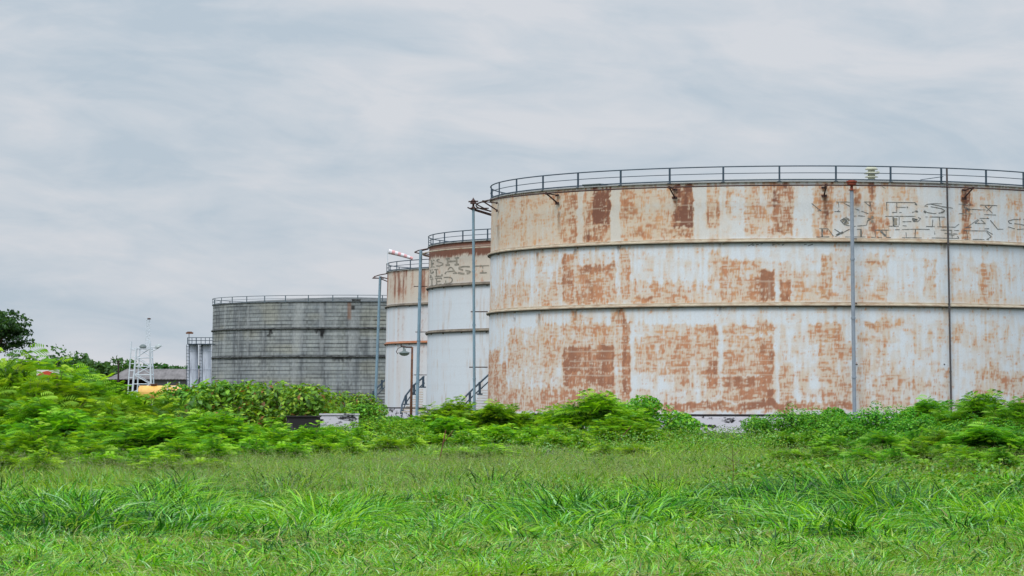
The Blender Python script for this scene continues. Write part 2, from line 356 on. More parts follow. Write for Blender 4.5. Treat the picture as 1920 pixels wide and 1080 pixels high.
def build_shell(T, name, parent, nphi, nz, mode):
    fr_ = rad(102); ph = np.concatenate([np.linspace(-fr_, fr_, nphi, endpoint=False), np.linspace(fr_, 2 * math.pi - fr_, nphi // 6, endpoint=False)]); ph = np.where(ph > math.pi, ph - 2 * math.pi, ph); nphi = len(ph); zz = np.linspace(ZB, ZB + HT, nz)
    PH, ZZ = np.meshgrid(ph, zz, indexing='ij'); RR = R0 + 0.02 - 0.24 * (ZZ - ZB) / HT
    if mode == 'grey':   # board marks stand slightly proud
        RR = RR + 0.0
    V = np.stack([RR * np.sin(PH), -RR * np.cos(PH), ZZ], -1)
    # unrolled coordinates as the front of the near tank shows them (34.1 px per metre)
    Pm = np.where(np.abs(PH) > math.pi / 2, np.sign(PH) * (math.pi - np.abs(PH)), PH)
    ex, ey = T[0] + RR * np.sin(Pm), T[1] - RR * np.cos(Pm)
    PX, _ = proj(ex, ey, ZZ)
    PY = 777.0 - (ZZ - ZB) * 34.1
    U = R0 * PH; W = ZZ
    n_f = vnoise(U * 9.5, W * 6.5, 21); n_f2 = vnoise(U * 3.9 + 9, W * 3.1, 22); n_v = vnoise(U * 7.0, W * 1.1, 23); n_h = vnoise(U * 1.3, W * 7.0, 24)
    n_col = vnoise(U * 1.7, W * 0.12, 25); n_big = vnoise(U * 0.35, W * 0.45, 26)
    row = np.searchsorted(np.array(SEAM1[::-1])[::-1], PY)
    n_cell = vnoise(U * 0.82 + row * 17.3, row * 1.0 + 0.0, 27, True)
    n_cell2 = vnoise(U * 2.1 + row * 7.7, W * 2.9, 28, True)
    n_x = vnoise(U * 15 + 3, W * 11, 52)
    fine = 0.26 * n_f + 0.16 * n_f2 + 0.22 * n_v + 0.14 * n_h + 0.22 * n_x
    if mode == 'near':
        jx = (vnoise(W * 2.6, U * 0.4, 30) - 0.5) * 3 + (n_h - .5) * 4; jy = (vnoise(U * 1.2, W * 0.2, 31) - 0.5) * 9 + (n_v - 0.5) * 10
        D = np.full(PX.shape, 0.08)
        D = np.where(PY < 447, 0.2, D)
        for x0, x1, y0, y1, s_ in P1:
            mk = sstep(PX + jx, x0 - 2, x0 + 2) * (1 - sstep(PX + jx, x1 - 2, x1 + 2)) * sstep(PY + jy, y0 - 3, y0 + 3) * (1 - sstep(PY + jy, y1 - 3, y1 + 3))
            D = D * (1 - mk) + s_ * mk
        D = D * (1 - .16 * sstep(PX, 1480, 1620) * sstep(PY, 450, 470)) + (n_cell - 0.5) * 0.17 + (n_cell2 - 0.5) * 0.10 + (n_col - 0.5) * 0.22 + (n_big - 0.5) * 0.12 + (vnoise(U * 1.4, W * 1.9, 51) - .5) * .3
        n_y = vnoise(U * 21 + 1, W * 4.2, 53); n_z = vnoise(U * 3.3, W * 13, 54); f2_ = .42 * fine + .3 * n_y + .28 * n_z
        cov = sstep(D * 0.86 + (f2_ - 0.5) * 2.5, 0.32, 0.86)
        wash = sstep(D + (n_v - 0.5) * 0.5 + (n_f2 - .5) * .3, -0.15, 0.7) * 0.8
        sj = np.zeros(PX.shape)
        for s_ in SEAM1:
            sj = np.maximum(sj, 1 - sstep(np.abs(PY - s_ + (vnoise(U * .5, U * 0 + s_, 33) - .5) * 1.5), 0.5, 1.7))
        vj = 1 - sstep(np.abs(((U + row * 2.7) % 5.6) - 2.8), 0.03, 0.11)
        cov = cov * (1 - 0.5 * sj * (n_h > .35)) * (1 - 0.3 * vj)
        top = 1 - sstep(PY, 440, 456)
        base = mixc(np.broadcast_to(WHITE, V.shape), CREAM, top * (0.35 + 0.6 * (1 - sstep(PX, 1150, 1500)) + .25 * (n_big - .5)) + (1 - top) * 0.12 * n_big)
        low = sstep(PY, 540, 572) * (1 - sstep(PY, 572, 576)); base = mixc(base, CREAM, low * 0.6)
        leftc = (1 - sstep(PX, 925, 1060)) * 0.35 * (1 - sstep(PY, 440, 470)); base = mixc(base, CREAM * 0.9, leftc)
        c = mixc(base, np.array(srgb(208, 184, 154)[:3]), np.clip(wash, 0, 1) * .92)
        rc = mixc(np.broadcast_to(RUSTO, V.shape), RUST, sstep(D + (n_f2 - .5) * .9, 0.3, 0.85)) * (0.84 + .34 * (.5 * n_y + .5 * n_f2))[..., None]
        rc = mixc(rc, np.array(srgb(168, 108, 82)[:3]), sstep(PY, 600, 780) * 0.5)
        rc = mixc(rc, DARK, np.clip(sstep(D + (n_v - .5) * .4 + (n_x - .5) * .2, 0.78, 1.25) * (0.6 + 0.4 * top) + top * 0.3 * sstep(D, .5, .85), 0, 1))
        c = mixc(c, rc, np.clip(cov, 0, 1) * 0.88)
        # drips below the lower edges of the girders, at the girder stiffeners
        for (x_, y_, L_, s_) in [(1007, 462, 20, .8), (1078, 459, 18, .8), (1160, 457, 18, .9), (1350, 456, 10, .6), (1450, 456, 8, .5), (1160, 578, 26, .9), (1079, 580, 20, .8), (1011, 583, 30, .8), (965, 588, 10, .6), (1350, 576, 14, .8), (1565, 576, 8, .9), (1771, 459, 10, .7),
                                 (1547, 372, 60, .8), (1806, 375, 60, .8), (1268, 375, 24, .8), (1048, 385, 55, .8), (934, 398, 60, .6)]:
            mk = (1 - sstep(np.abs(PX - x_ + (n_f - .5) * 3), 1, 3.6)) * sstep(PY, y_ - 4, y_) * (1 - sstep(PY, y_, y_ + L_)); c = mixc(c, np.array(srgb(104, 76, 54)[:3]), mk * s_ * 0.75)
        edge = (1 - sstep(PY, 340, 346)) * (n_v > .45) * .5; c = mixc(c, DARK, edge)
    elif mode == 'second':
        top = 1 - sstep(PY, 440, 456)
        base = mixc(np.broadcast_to(WHITE * 0.93, V.shape), CREAM * 0.94, top)
        D = 0.85 * (1 - sstep(PY + (n_v - .5) * 12, 362, 382)) + 0.3 * top + 0.04
        D = D + (n_col - .5) * .35 + (n_cell - .5) * .25
        cov = sstep(D + (fine - .5) * 1.3, .5, .85)
        rc = mixc(np.broadcast_to(RUST * .9, V.shape), DARK * .85, (1 - sstep(PY, 370, 392)) * .95) * (.8 + .4 * n_v)[..., None]
        c = mixc(mixc(base, np.array(srgb(196, 160, 130)[:3]), np.clip(D, 0, 1) * .4), rc, cov * .9)
        sj = np.zeros(PX.shape)
        for s_ in (352, 379, 413, 500, 540, 620, 665, 712): sj = np.maximum(sj, 1 - sstep(np.abs(PY - s_), .8, 2.6))
        c = mixc(c, CREAM * 1.02, sj * .35 * top); c = mixc(c, WHITE * .8, sj * .22 * (1 - top))
        st = sstep(n_v * .6 + n_col * .4, .62, .85) * .22 * (1 - top); c = mixc(c, np.array(srgb(184, 158, 132)[:3]), st * 1.7); c = mixc(c, np.array(srgb(176, 140, 112)[:3]), (1 - top) * sstep(PY + (n_v - .5) * 60, 730, 790) * .35 * n_f2)
    elif mode == 'third':
        top = 1 - sstep(PY, 440, 456)
        base = mixc(np.broadcast_to(WHITE * 0.95, V.shape), CREAM * 0.95, top)
        D = 0.50 * top * (1 - .4 * sstep(PY, 400, 440)) + 0.20 * sstep(PY, 456, 460) + 0.05
        D = D + (n_col - .5) * .6 + (n_big - .5) * .25
        cov = sstep(D + (fine - .5) * 1.1, .48, .9)
        c = mixc(mixc(base, np.array(srgb(198, 166, 138)[:3]), np.clip(D, 0, 1) * .55), np.array(srgb(164, 106, 78)[:3]), cov * .75)
        c = mixc(c, DARK, top * sstep(n_col + (n_v - .5) * .3, .66, .85) * (1 - sstep(PY, 390, 452)) * .7)
    else:
        G1 = np.array(srgb(132, 139, 140)[:3]); G2 = np.array(srgb(158, 162, 158)[:3]); GD = np.array(srgb(52, 55, 56)[:3])
        c = mixc(np.broadcast_to(G1, V.shape), G2, np.clip(n_cell2 * .5 + n_big * .6, 0, 1))
        c = mixc(c, np.array(srgb(112, 118, 128)[:3]), n_col * .5)
        pc_ = vnoise(((U + np.floor((ZZ - ZB) / .478) * 2.3) / 4.6), np.floor((ZZ - ZB) / .478), 45, True); c = c * (0.84 + .3 * pc_)[..., None]; c = mixc(c, np.array(srgb(150, 148, 128)[:3]), sstep(vnoise(U * .3 + 9, W * .5, 46), .6, .9) * .4)
        cs = 0.478; kk = (ZZ - ZB) / cs; rowi = np.floor(kk); fr = np.abs(kk - np.round(kk)) * cs
        wv = 0.035 + 0.05 * vnoise(U * .35, np.round(kk), 41)
        ln = (1 - sstep(fr, wv * .5, wv * 1.25)) * (0.45 + 0.75 * vnoise(U * .22 + 5, np.round(kk) * 3.3, 42))
        c = mixc(c, GD, np.clip(ln, 0, 1) * .85)
        vj = 1 - sstep(np.abs(((U + rowi * 2.3) % 4.6) - 2.3), .03, .12); c = mixc(c, GD, vj * .35)
        st = sstep(n_v * .35 + n_col * .65, .58, .82); c = mixc(c, GD, st * .42); c = mixc(c, GD, sstep(vnoise(U * .5 + 2, W * .35, 47) * .6 + n_f2 * .4, .58, .8) * .3)
        lt = sstep(vnoise(U * 1.1 + 31, W * .1, 44), .72, .9); c = mixc(c, np.array(srgb(168, 172, 172)[:3]), lt * .38)
        for (x_, z_, w_, L_, s_) in [(506, ZR1 - .05, 5, 1.5, .9), (600, ZR1 - .05, 12, .6, .9), (604, ZR1 - .3, 5, 1.4, 1.), (470, ZR1 - .1, 3, .8, .5), (635, ZR2, 14, .7, .8), (655, ZR2 - .1, 8, .5, .6), (560, ZR2, 18, .3, .6), (452, ZR2, 20, .3, .6)]:
            mk = (1 - sstep(np.abs(PX - x_ + (n_f2 - .5) * 6), w_ * .4, w_)) * sstep(-ZZ, -z_ - .02, -z_ + .02) * (1 - sstep(z_ - ZZ + (n_v - .5) * .6, L_ * .3, L_)); c = mixc(c, np.array(srgb(34, 34, 36)[:3]), np.clip(mk, 0, 1) * s_)
        mk = (1 - sstep(np.abs(PX - 655), 2, 5)) * sstep(ZZ, ZR1 + .9, ZR1 + 1.4); c = mixc(c, np.array(srgb(132, 92, 66)[:3]), mk * .6)
        mk = (1 - sstep(np.abs(PX - 662), 2, 5)) * sstep(ZZ, ZB + HT - 1.1, ZB + HT - .9) * (1 - sstep(ZZ, ZB + HT - .55, ZB + HT - .4)); c = mixc(c, np.array(srgb(40, 38, 36)[:3]), mk * .9)
    idx_ = np.arange(nphi * nz).reshape(nphi, nz); nxt = np.roll(idx_, -1, 0)
    q_ = np.stack([idx_[:, :-1], nxt[:, :-1], nxt[:, 1:], idx_[:, 1:]], -1).reshape(-1, 4)
    me = np_mesh(name, V.reshape(-1, 3), q_, np.clip(c, 0.005, .9).reshape(-1, 3), M['grey_shell'] if mode == 'grey' else M['shell'], True)
    return link(me, name, parent)

def ring(mb, r, z, tr, n=144, k=6):
    mb.tube([lpol(r, 2 * math.pi * i / n, z) for i in range(n)], tr, k, closed=True)

def make_tank(T, mode, label, girder1, girder2, phi0, rail_mat, nphi, nz, rail_r=0.035, post=(0.10, 0.06)):
    t = empty('storage_tank', (T[0], T[1], 0), label, 'storage tank', 'round storage tanks in a row')
    build_shell(T, 'shell', t, nphi, nz, mode)
    zt = ZB + HT
    for z, gm in ((ZR1, girder1), (ZR2, girder2)):
        b_ = MB(); r_ = Rz(z)
        b_.lathe([(r_ - .01, 0), (r_ + .19, 0.0), (r_ + .2, .05), (r_ + .19, .075), (r_ + .03, .12), (r_ + .025, .20), (r_ - .01, .205)], (0, 0, z), 180)
        for i in range(36):       # short stiffener plates below the girder
            ph = rad(10 * i) + phi0
            c_ = lpol(r_ + .06, ph, z - .07); b_.box(c_, (.03, .12, .13), rz=ph)
        gd = b_.build('wind_girder', gm, t)
        b_ = MB(); b_.lathe([(r_ - .005, -.052), (r_ + .175, -.05), (r_ + .193, -.002), (r_ - .005, -.002)], (0, 0, z), 180); b_.build('shadow_lip', M['girder_shadow'], gd)  # dark strip painting in the shadow line, with some dirt, under the girder
    b_ = MB(); rt = Rz(zt)
    b_.lathe([(rt + .01, -.03), (rt + .12, -.03), (rt + .12, .03), (rt - .3, .035), (rt - 4, .45), (4, 1.0), (0, 1.05)], (0, 0, zt), 144)
    b_.build('roof', M['roof'] if mode != 'grey' else M['girder_grey'], t)
    b_ = MB(); b_.lathe([(R0 + .05, 0.0), (R0 + .42, 0.0), (R0 + .45, -.16), (R0 + .45, -1.3)], (0, 0, ZB - .02), 144)
    pl = b_.build('plinth', M['plinth'], t)
    b_ = MB(); b_.lathe([(R0 + .0, -.08), (R0 + .462, -.09), (R0 + .462, -.005), (R0 + .0, .012)], (0, 0, ZB), 144); b_.build('plinth_edge_strip', M['plinth_edge'], pl)  # black strip around the top edge of the plinth
    rr = rt + .06
    b_ = MB()
    ring(b_, rr, zt + .84, rail_r); ring(b_, rr, zt + .46, rail_r * .62); ring(b_, rr, zt + .09, rail_r * 1.15)
    rl = b_.build('railing', rail_mat, t)
    b_ = MB(); b_.box((0, 0, .42), (post[0], post[1], .86)); b_.box((0, 0, .0), (post[0] * 2.2, .14, .04))
    p0 = b_.build('railing_post', rail_mat, rl)
    for i in range(36):
        p = p0 if i == 0 else p0.copy()
        if i: COL.objects.link(p)
        ph = phi0 + rad(10 * i); p.location = lpol(rr, ph, zt); p.rotation_euler.z = ph
        p.parent = rl
    return t

t1 = make_tank(T1, 'near', 'nearest and largest rusty white tank, at the right, with a grey standpipe on its front', M['girder'], M['girder'], rad(4.2), M['rail'], 1300, 260, .036)
t2 = make_tank(T2, 'second', 'white tank with a dark red rust band under its rim, right behind the nearest tank', M['girder_dark'], M['girder_dark'], rad(3), M['rail'], 520, 110, .04)
t3 = make_tank(T3, 'third', 'narrow white tank with a tan top band, just right of the grey tank', M['girder_dark'], M['girder_rust'], rad(1), M['rail'], 420, 100, .045)
t4 = make_tank(T4, 'grey', 'wide grey concrete looking tank with dark horizontal courses, farthest left of the tanks', M['girder_grey'], M['girder_grey'], rad(6), M['rail_far'], 620, 220, .04, (.11, .06))
ZT = ZB + HT
def P(o, T, p): return Vector((p[0] - T[0], p[1] - T[1], p[2]))      # world -> local of a tank

# deluge ring pipe, its brackets and the standpipes
def ring_pipe(t, r, z, tr, ph0=-math.pi, ph1=math.pi, m_=None):
    b_ = MB(); n = 160
    b_.tube([lpol(r, ph0 + (ph1 - ph0) * i / n, z) for i in range(n + 1)], tr, 6); return b_.build('ring_pipe', m_ or M['dark_iron'], t)
RP = R0 + .72; ZP = 11.62 + 1.94
ring_pipe(t1, RP, ZP, .042)
proto = None
def bracket(t, ph, z, r_out, s=1.0):
    global proto
    if proto is None:
        b_ = MB(); L_ = .84
        b_.tube([(0, 0, 0), (0, L_, -.08)], .035, 6); b_.tube([(0, 0, 0), (0, L_, -.52)], .045, 6)
        b_.box((0, L_ - .02, -.08), (.3, .05, .12)); b_.box((0, L_ - .02, -.54), (.3, .05, .14)); b_.tube([(0, 0, -.07), (0, 0, .07)], .07, 6)
        proto = b_.build('pipe_bracket', M['dark_iron'], t); o = proto
    else:
        o = proto.copy(); COL.objects.link(o); o.parent = t
    o.location = lpol(r_out, ph, z); o.rotation_euler = (0, 0, ph); o.scale = (s, s, s); return o
ph_b = [phi_of(T1, px, 17.85) for px in (933, 1046, 1266, 1546, 1808)]
for p in ph_b + [ph_b[-1] + rad(28), ph_b[-1] + rad(56), rad(180), rad(215), rad(250)]: bracket(t1, p, ZP, RP)

def riser(t, T, ptop, pbot, D, r, m_, head='valve', ties=(), tie_to=None, name='standpipe'):
    a_ = at(ptop[0], ptop[1], D); b2 = at(pbot[0], pbot[1], D); k = b2 + (b2 - a_) * ((b2.z - (-.2)) / (a_.z - b2.z))
    b_ = MB(); pp_, rs_ = [P(0, T, a_)], [r]
    for f_ in (.28, .52, .76):      # flanged joints along the pipe
        q_ = P(0, T, a_) + (P(0, T, k) - P(0, T, a_)) * f_; dz_ = Vector((0, 0, .05)); pp_ += [q_ + dz_ * 1.05, q_ + dz_, q_ - dz_, q_ - dz_ * 1.05]; rs_ += [r, r * 1.25, r * 1.25, r]
    b_.tube(pp_ + [P(0, T, k)], rs_ + [r], 12); o = b_.build(name, m_, t)
    L = P(0, T, a_)
    if head == 'valve':
        c_ = MB(); c_.tube([L + Vector((0, 0, -.02)), L + Vector((0, 0, .12))], [r * 1.9, r * 1.1], 10); c_.tube([L + Vector((0, 0, .1)), L + Vector((0, 0, .3))], r * .8, 8)
        c_.lathe([(0, 0), (r * 2.3, .02), (r * 2.3, .1), (r * 1.2, .16), (r * 2.0, .2), (r * .8, .3), (0, .42)], L + Vector((0, 0, .26)), 10)
        c_.tube([L + Vector((-.3, 0, .42)), L + Vector((.3, 0, .44))], .05, 6)
        c_.build('valve_head', M['dark_iron'], o)
    elif head == 'cap':
        c_ = MB(); c_.lathe([(0, .0), (.17, 0), (.17, .04), (.08, .05), (.08, .26), (.2, .28), (.25, .32), (.25, .42), (.3, .44), (.3, .52), (.12, .56), (0, .56)], L, 14); c_.build('flanged_cap', M['red_cap'], o)
    for (px0, px1, py) in ties:
        c_ = MB(); c_.tube([P(0, T, at(px0, py, D)), P(0, T, at(px1, py, D + .8))], .035, 6); c_.build('tie_rod', M['dark_iron'], o)
    return o
def arm(t, T, pts, r=.045, name='support_arm'):
    b_ = MB()
    for pl in pts: b_.tube([P(0, T, at(*p)) for p in pl], r, 6)
    return b_.build(name, M['dark_iron'], t)
D1 = 192.8
riser(t1, T1, (887.5, 391), (889.5, 765), D1, .082, M['riser'], 'valve', [(883, 914, 584.5), (880, 914, 688.5)])
arm(t1, T1, [[(893, 382, D1), (903, 379, D1), (912, 377, D1 - 1.2)], [(895, 384, D1), (920, 397, D1 + .3)], [(877, 389, D1 - .4), (885, 393, D1), (921, 404, D1 + .5)], [(886, 391, D1), (921, 401.5, D1 + .5)], [(880, 390.5, D1 - .2), (916, 390.5, D1 + .4)]], .04)
Dp = T1[1] - RP * math.cos(phi_of(T1, 1600, RP))
riser(t1, T1, (1596.8, 357), (1602, 765), Dp, .105, M['riser_grey'], 'cap', [(1601, 1606, 448), (1601, 1606, 568.5), (1603, 1607, 683)])
ph_d = phi_of(T1, 1779, R0 + .1)
Dd = T1[1] - (R0 + .1) * math.cos(ph_d)
riser(t1, T1, (1775.2, 316), (1783, 740), Dd, .055, M['down_pipe'], None, [(1770, 1784, 683), (1778, 1783, 570)], name='down_pipe')
D2 = 252.9
riser(t2, T2, (789, 469), (782, 765), D2, .125, M['riser'], None, [(776, 801, 537), (779, 806, 622.5), (776, 806, 703)])
arm(t2, T2, [[(777, 473, D2), (785, 469.5, D2), (803, 466, D2)], [(777, 473, D2), (785, 475, D2), (805, 480, D2)], [(787, 474, D2), (806, 477, D2 + .5)], [(787, 471, D2), (803, 467, D2 + .5)]], .05)
ring_pipe(t2, R0 + .3, ZT - .55, .05, m_=M['girder'])
D3 = 304.9
riser(t3, T3, (713, 518), (703.5, 762), D3, .13, M['riser'], None, [(698, 720, 522), (702, 722, 600)])
arm(t3, T3, [[(701, 519, D3), (712, 515.5, D3), (726, 513, D3)], [(699, 520.5, D3), (712, 522, D3), (727, 528, D3)], [(712, 519, D3), (742, 526, D3 - 3)]], .055)

# vents, hatches, loose wire on the tank tops
vp = hit(T1, 1634, 345); vl = P(0, T1, at(1634, 345, T1[1] - 15.5)); vl.z = ZT - .12
b_ = MB(); b_.lathe([(.0, 1.12), (.2, 1.1), (.34, .98), (.36, .92), (.2, .9), (.19, .82), (.33, .76), (.42, .68), (.2, .66), (.2, .58), (.36, .53), (.38, .49), (.2, .47), (.2, .4), (.3, .36), (.3, .33), (.17, .3), (.17, .0)], vl, 18)
b_.tube([vl + Vector((.1, 0, .7)), vl + Vector((.44, 0, .78))], .08, 6)
b_.build('roof_vent', M['vent'], t1, smooth=True)
def rim_box(t, T, px, wpx, hz, m_, name, dz=.0):
    ph = phi_of(T, px, R0 - .2); L = lpol(Rz(ZT) - .25, ph, ZT + dz + hz / 2)
    b_ = MB(); wd = wpx * (T[1] - R0) / F; b_.box(L, (wd, .7, hz), rz=ph); b_.box(L + Vector((0, 0, hz / 2 + .03)), (wd * 1.12, .8, .05), rz=ph)
    b_.build(name, m_, t)
rim_box(t1, T1, 1111, 40, .10, M['lamp_dark'], 'roof_hatch')
rim_box(t4, T4, 668, 16, .28, M['girder_grey'], 'roof_hatch')
b_ = MB(); ph = phi_of(T1, 1732, R0); b_.tube([lpol(R0 - .3, ph, ZT), lpol(R0 - .3, ph, ZT + .16), lpol(R0 - .1, phi_of(T1, 1772, R0), ZT + .36)], .02, 5); b_.build('loose_wire', M['rail'], t1)

# stairways winding up the far left flank of each tank
def stair(t, T, D, steps, rail, posts, tm, rm, tw=.05, drop=12.0):
    b_ = MB()
    for i, (x0, x1, y) in enumerate(steps):
        a_ = P(0, T, at(x0, y, D + i * .24)); c_ = P(0, T, at(x1, y, D + i * .24))
        b_.box((a_ + c_) / 2 + Vector((0, 0, -.045)), (abs(c_.x - a_.x), .34, .09))
    s_ = b_.build('staircase', tm, t)
    b_ = MB()
    up_ = [P(0, T, at(x, y, D + (i * 1.0))) for i, (x, y) in enumerate(rail)]
    b_.tube(up_, tw, 6); b_.tube([P(0, T, at(x + 1, y + drop, D + (i * 1.0))) for i, (x, y) in enumerate(rail)], tw * .7, 6)
    h = b_.build('handrail', rm, s_)
    for (x, y0, y1) in posts:
        b_ = MB(); a_ = P(0, T, at(x, y0, D)); c_ = P(0, T, at(x, y1, D))
        b_.box((a_ + c_) / 2, (tw * 2.6, .08, abs(a_.z - c_.z))); b_.box(c_, (tw * 6, .12, .1)); b_.build('handrail_post', rm, s_)
stair(t1, T1, 200, [(890 - i * -1.5 if i < 0 else 884 + i * 2.1, 925, 770 - i * 4.9) for i in range(9)], [(866, 751), (880, 736), (897, 720), (918, 701)], [(881, 736, 758.5), (899.5, 716, 739)], M['tread'], M['rail'], .06)
stair(t2, T2, 256, [(753 + i * 4.0, 793, 771 - i * 4.6) for i in range(10)], [(751.5, 775), (754, 758), (760, 743), (774, 724), (795, 706)], [(761, 741, 758), (776.5, 721, 739.5), (793.5, 706, 726)], M['tread_cream'], M['rail'], .075)
stair(t3, T3, 320, [(692 + i * 3.0, 724, 770 - i * 5.4) for i in range(8)], [(691, 775), (694, 752), (702, 733), (722, 712)], [(700, 733, 752), (716, 712, 728)], M['tread_dark'], M['rail'], .08)

# ---- faded lettering, laid on the shells as thin paint
def paint_strips(T, t, lines, m_, name, off=.012, broken=.0, seed=1):
    r_ = random.Random(seed); V = []; Fc = []
    for ln in lines:
        wpx, pts = ln[0], ln[1:]
        for (x0, y0), (x1, y1) in zip(pts[:-1], pts[1:]):
            L = math.hypot(x1 - x0, y1 - y0); n = max(1, int(L / 4)); dx, dy = (x1 - x0) / max(L, 1e-6), (y1 - y0) / max(L, 1e-6)
            for i in range(n):
                if r_.random() < broken: continue
                w0 = wpx * r_.uniform(.7, 1.15) / 2; a0, a1 = i / n, (i + 1.06) / n
                k = len(V)
                for aa, sg in ((a0, -1), (a1, -1), (a1, 1), (a0, 1)):
                    px = x0 + (x1 - x0) * aa - dy * w0 * sg; py = y0 + (y1 - y0) * aa + dx * w0 * sg
                    V.append(P(0, T, hit(T, px, py, off)))
                Fc.append((k, k + 1, k + 2, k + 3))
    b_ = MB(); b_.add(V, Fc); return b_.build(name, m_, t)
def Zc(pts, w_=1.35): return [w_] + [(1500 + u / 4.571, 330 + v / 4.571) for u, v in pts]
def ell(cx, cy, rx, ry, n=14, a0=0, a1=360): return [(cx + rx * math.cos(rad(a0 + (a1 - a0) * i / n)), cy + ry * math.sin(rad(a0 + (a1 - a0) * i / n))) for i in range(n + 1)]
L1 = [Zc(p) for p in [
 [(100,235),(180,300)],[(150,300),(182,290)],[(290,222),(400,222),(432,226)],[(330,228),(335,290),(320,305)],[(295,305),(345,305)],[(375,232),(432,262)],[(470,280),(585,322)],[(550,222),(620,222)],[(560,228),(600,258)],[(600,228),(612,300)],
 [(742,225),(745,300)],[(740,225),(990,228)],[(830,228),(830,310)],[(830,268),(905,268)],[(790,312),(870,312)],[(960,312),(1005,300)],[(985,228),(1002,250)],
 [(1240,238),(1150,236),(1090,242),(1068,258),(1120,262),(1210,278),(1240,295),(1225,314),(1150,322),(1090,312),(1065,298)],[(1120,240),(1220,262),(1310,276)],
 [(1360,240),(1480,248)],[(1405,250),(1425,320)],[(1365,322),(1475,325)],[(1410,268),(1485,296)],[(1545,248),(1690,254)],[(1585,256),(1650,318)],[(1645,260),(1600,300)],[(1580,330),(1680,334)],[(1470,285),(1590,290)],
 [(430,347),(500,340),(575,347)],[(345,380),(380,418),(455,432),(570,422),(580,380)],[(350,380),(400,350)],
 [(730,345),(990,345),(1035,365),(1010,390),(880,392)],[(850,352),(850,420)],[(760,430),(845,430)],[(880,425),(912,428)],
 [(1075,350),(1240,352)],[(1140,355),(1135,430)],[(1195,355),(1200,430)],[(1080,432),(1330,438),(1362,412)],
 [(1430,440),(1540,362),(1620,364),(1690,450)],[(1535,375),(1500,405),(1590,408),(1552,375)],[(1410,440),(1470,440)],[(1690,455),(1742,455)],[(1560,452),(1620,452)],
 [(1935,370),(1830,372),(1785,385),(1795,404),(1880,412),(1930,424)],[(1785,435),(1860,458),(1935,452)],
 [(165,450),(240,452),(285,515),(302,520),(425,455)],[(140,522),(250,522)],[(295,455),(360,498)],[(385,522),(470,522)],[(470,522),(560,522)],[(488,456),(524,456)],
 [(645,465),(648,520)],[(737,465),(740,525)],[(610,525),(778,527)],[(640,463),(760,463)],
 [(815,460),(990,455),(1110,458)],[(907,462),(912,525)],[(990,460),(985,525)],[(875,528),(1042,530)],
 [(1155,475),(1155,500)],[(1130,530),(1360,535)],[(1205,462),(1362,468)],[(1240,490),(1350,498)],[(1262,502),(1322,507)],[(1300,472),(1305,528)],[(1350,515),(1362,535)],
 [(1400,468),(1600,470),(1652,500)],[(1600,480),(1640,520),(1600,545)],[(1430,470),(1435,540)],[(1405,540),(1445,541)],[(1480,543),(1620,545)],
 ell(440, 652 - 60, 0.1, 0.1, 1)]]
L1 += [Zc(p, 3.4) for p in [[(190,455),(190,520)],[(522,458),(524,520)],[(1425,270),(1450,300)],[(370,362),(400,385),(380,410)],[(395,362),(430,385)],[(800,352),(802,424)],[(960,366),(1005,376)],[(965,384),(1010,368)],[(985,238),(1002,244)],[(915,267),(925,269)],[(990,300),(1008,306)],[(1210,312),(1240,300)],[(1062,300),(1080,312)],[(690,470),(735,515)],[(310,505),(370,482)]]]
L1 += [[1.3] + p for p in [[(1403,461),(1412,457)],[(1448,460),(1455,457),(1462,458)],[(1462,461),(1474,457)],[(1503,460),(1512,458)],[(1515,461),(1524,458)],[(1410,460),(1430,457)],[(1654,388 - 38),(1660,353)]]]
def by_letter(T, t, lines, m_, rows, **kw):
    groups = {}
    for ln in lines:
        cx_ = sum(p[0] for p in ln[1:]) / (len(ln) - 1); cy_ = sum(p[1] for p in ln[1:]) / (len(ln) - 1)
        ri = next((i for i, (yb, _) in enumerate(rows) if cy_ < yb), len(rows) - 1); groups.setdefault((ri, sum(cx_ > b for b in rows[ri][1])), []).append(ln)
    for k in sorted(groups): paint_strips(T, t, groups[k], m_, 'painted_letter', seed=hash(k) % 97, **kw)
by_letter(T1, t1, L1, M['letter'], [(403.5, (1545, 1645, 1728, 1794)), (428, (1655, 1728, 1803, 1884)), (450, (1598, 1630, 1678, 1735, 1802)), (999, (1430, 1490, 1600))], broken=.09)
paint_strips(T1, t1, [Zc(ell(620, 372, 30, 18, 10), 6), Zc(ell(395, 385, 26, 20, 10), 5), Zc([(815, 360), (815, 420)], 8)], M['letter_dim'], 'worn_paint_smudge', off=.009, broken=.25, seed=4)
def Zb(pts, w_): return [w_] + [(790 + u / 9.82, 450 + v / 9.82) for u, v in pts]
L2 = [Zb(p, 2.1) for p in [
 [(170,380),(235,372)],[(190,380),(190,498)],[(190,435),(225,430)],[(170,502),(238,494)],
 [(385,362),(330,350),(285,368),(285,392),(340,412),(395,425),(390,455),(330,480),(272,474)],
 [(150,548),(205,548),(222,575),(205,605),(170,610)],[(168,550),(172,688)],[(150,692),(200,684)],
 [(240,545),(300,540)],[(272,545),(275,668)],[(245,672),(375,662),(380,630)],
 [(430,625),(520,505),(560,505),(640,615)],[(475,580),(590,572)],[(410,632),(470,625)],[(580,612),(650,606)],
 [(165,722),(215,715)],[(190,720),(192,832)],[(165,836),(215,830)],
 [(250,708),(370,698),(372,720)],[(278,708),(282,820)],[(280,765),(345,758)],[(255,824),(378,812),(380,790)],
 [(410,690),(500,682),(560,700),(570,735),(555,775),(500,794),(415,802)],[(445,690),(448,798)],
 [(990,480),(1240,468)],[(1130,478),(1132,600)],[(1075,604),(1200,600)]]]
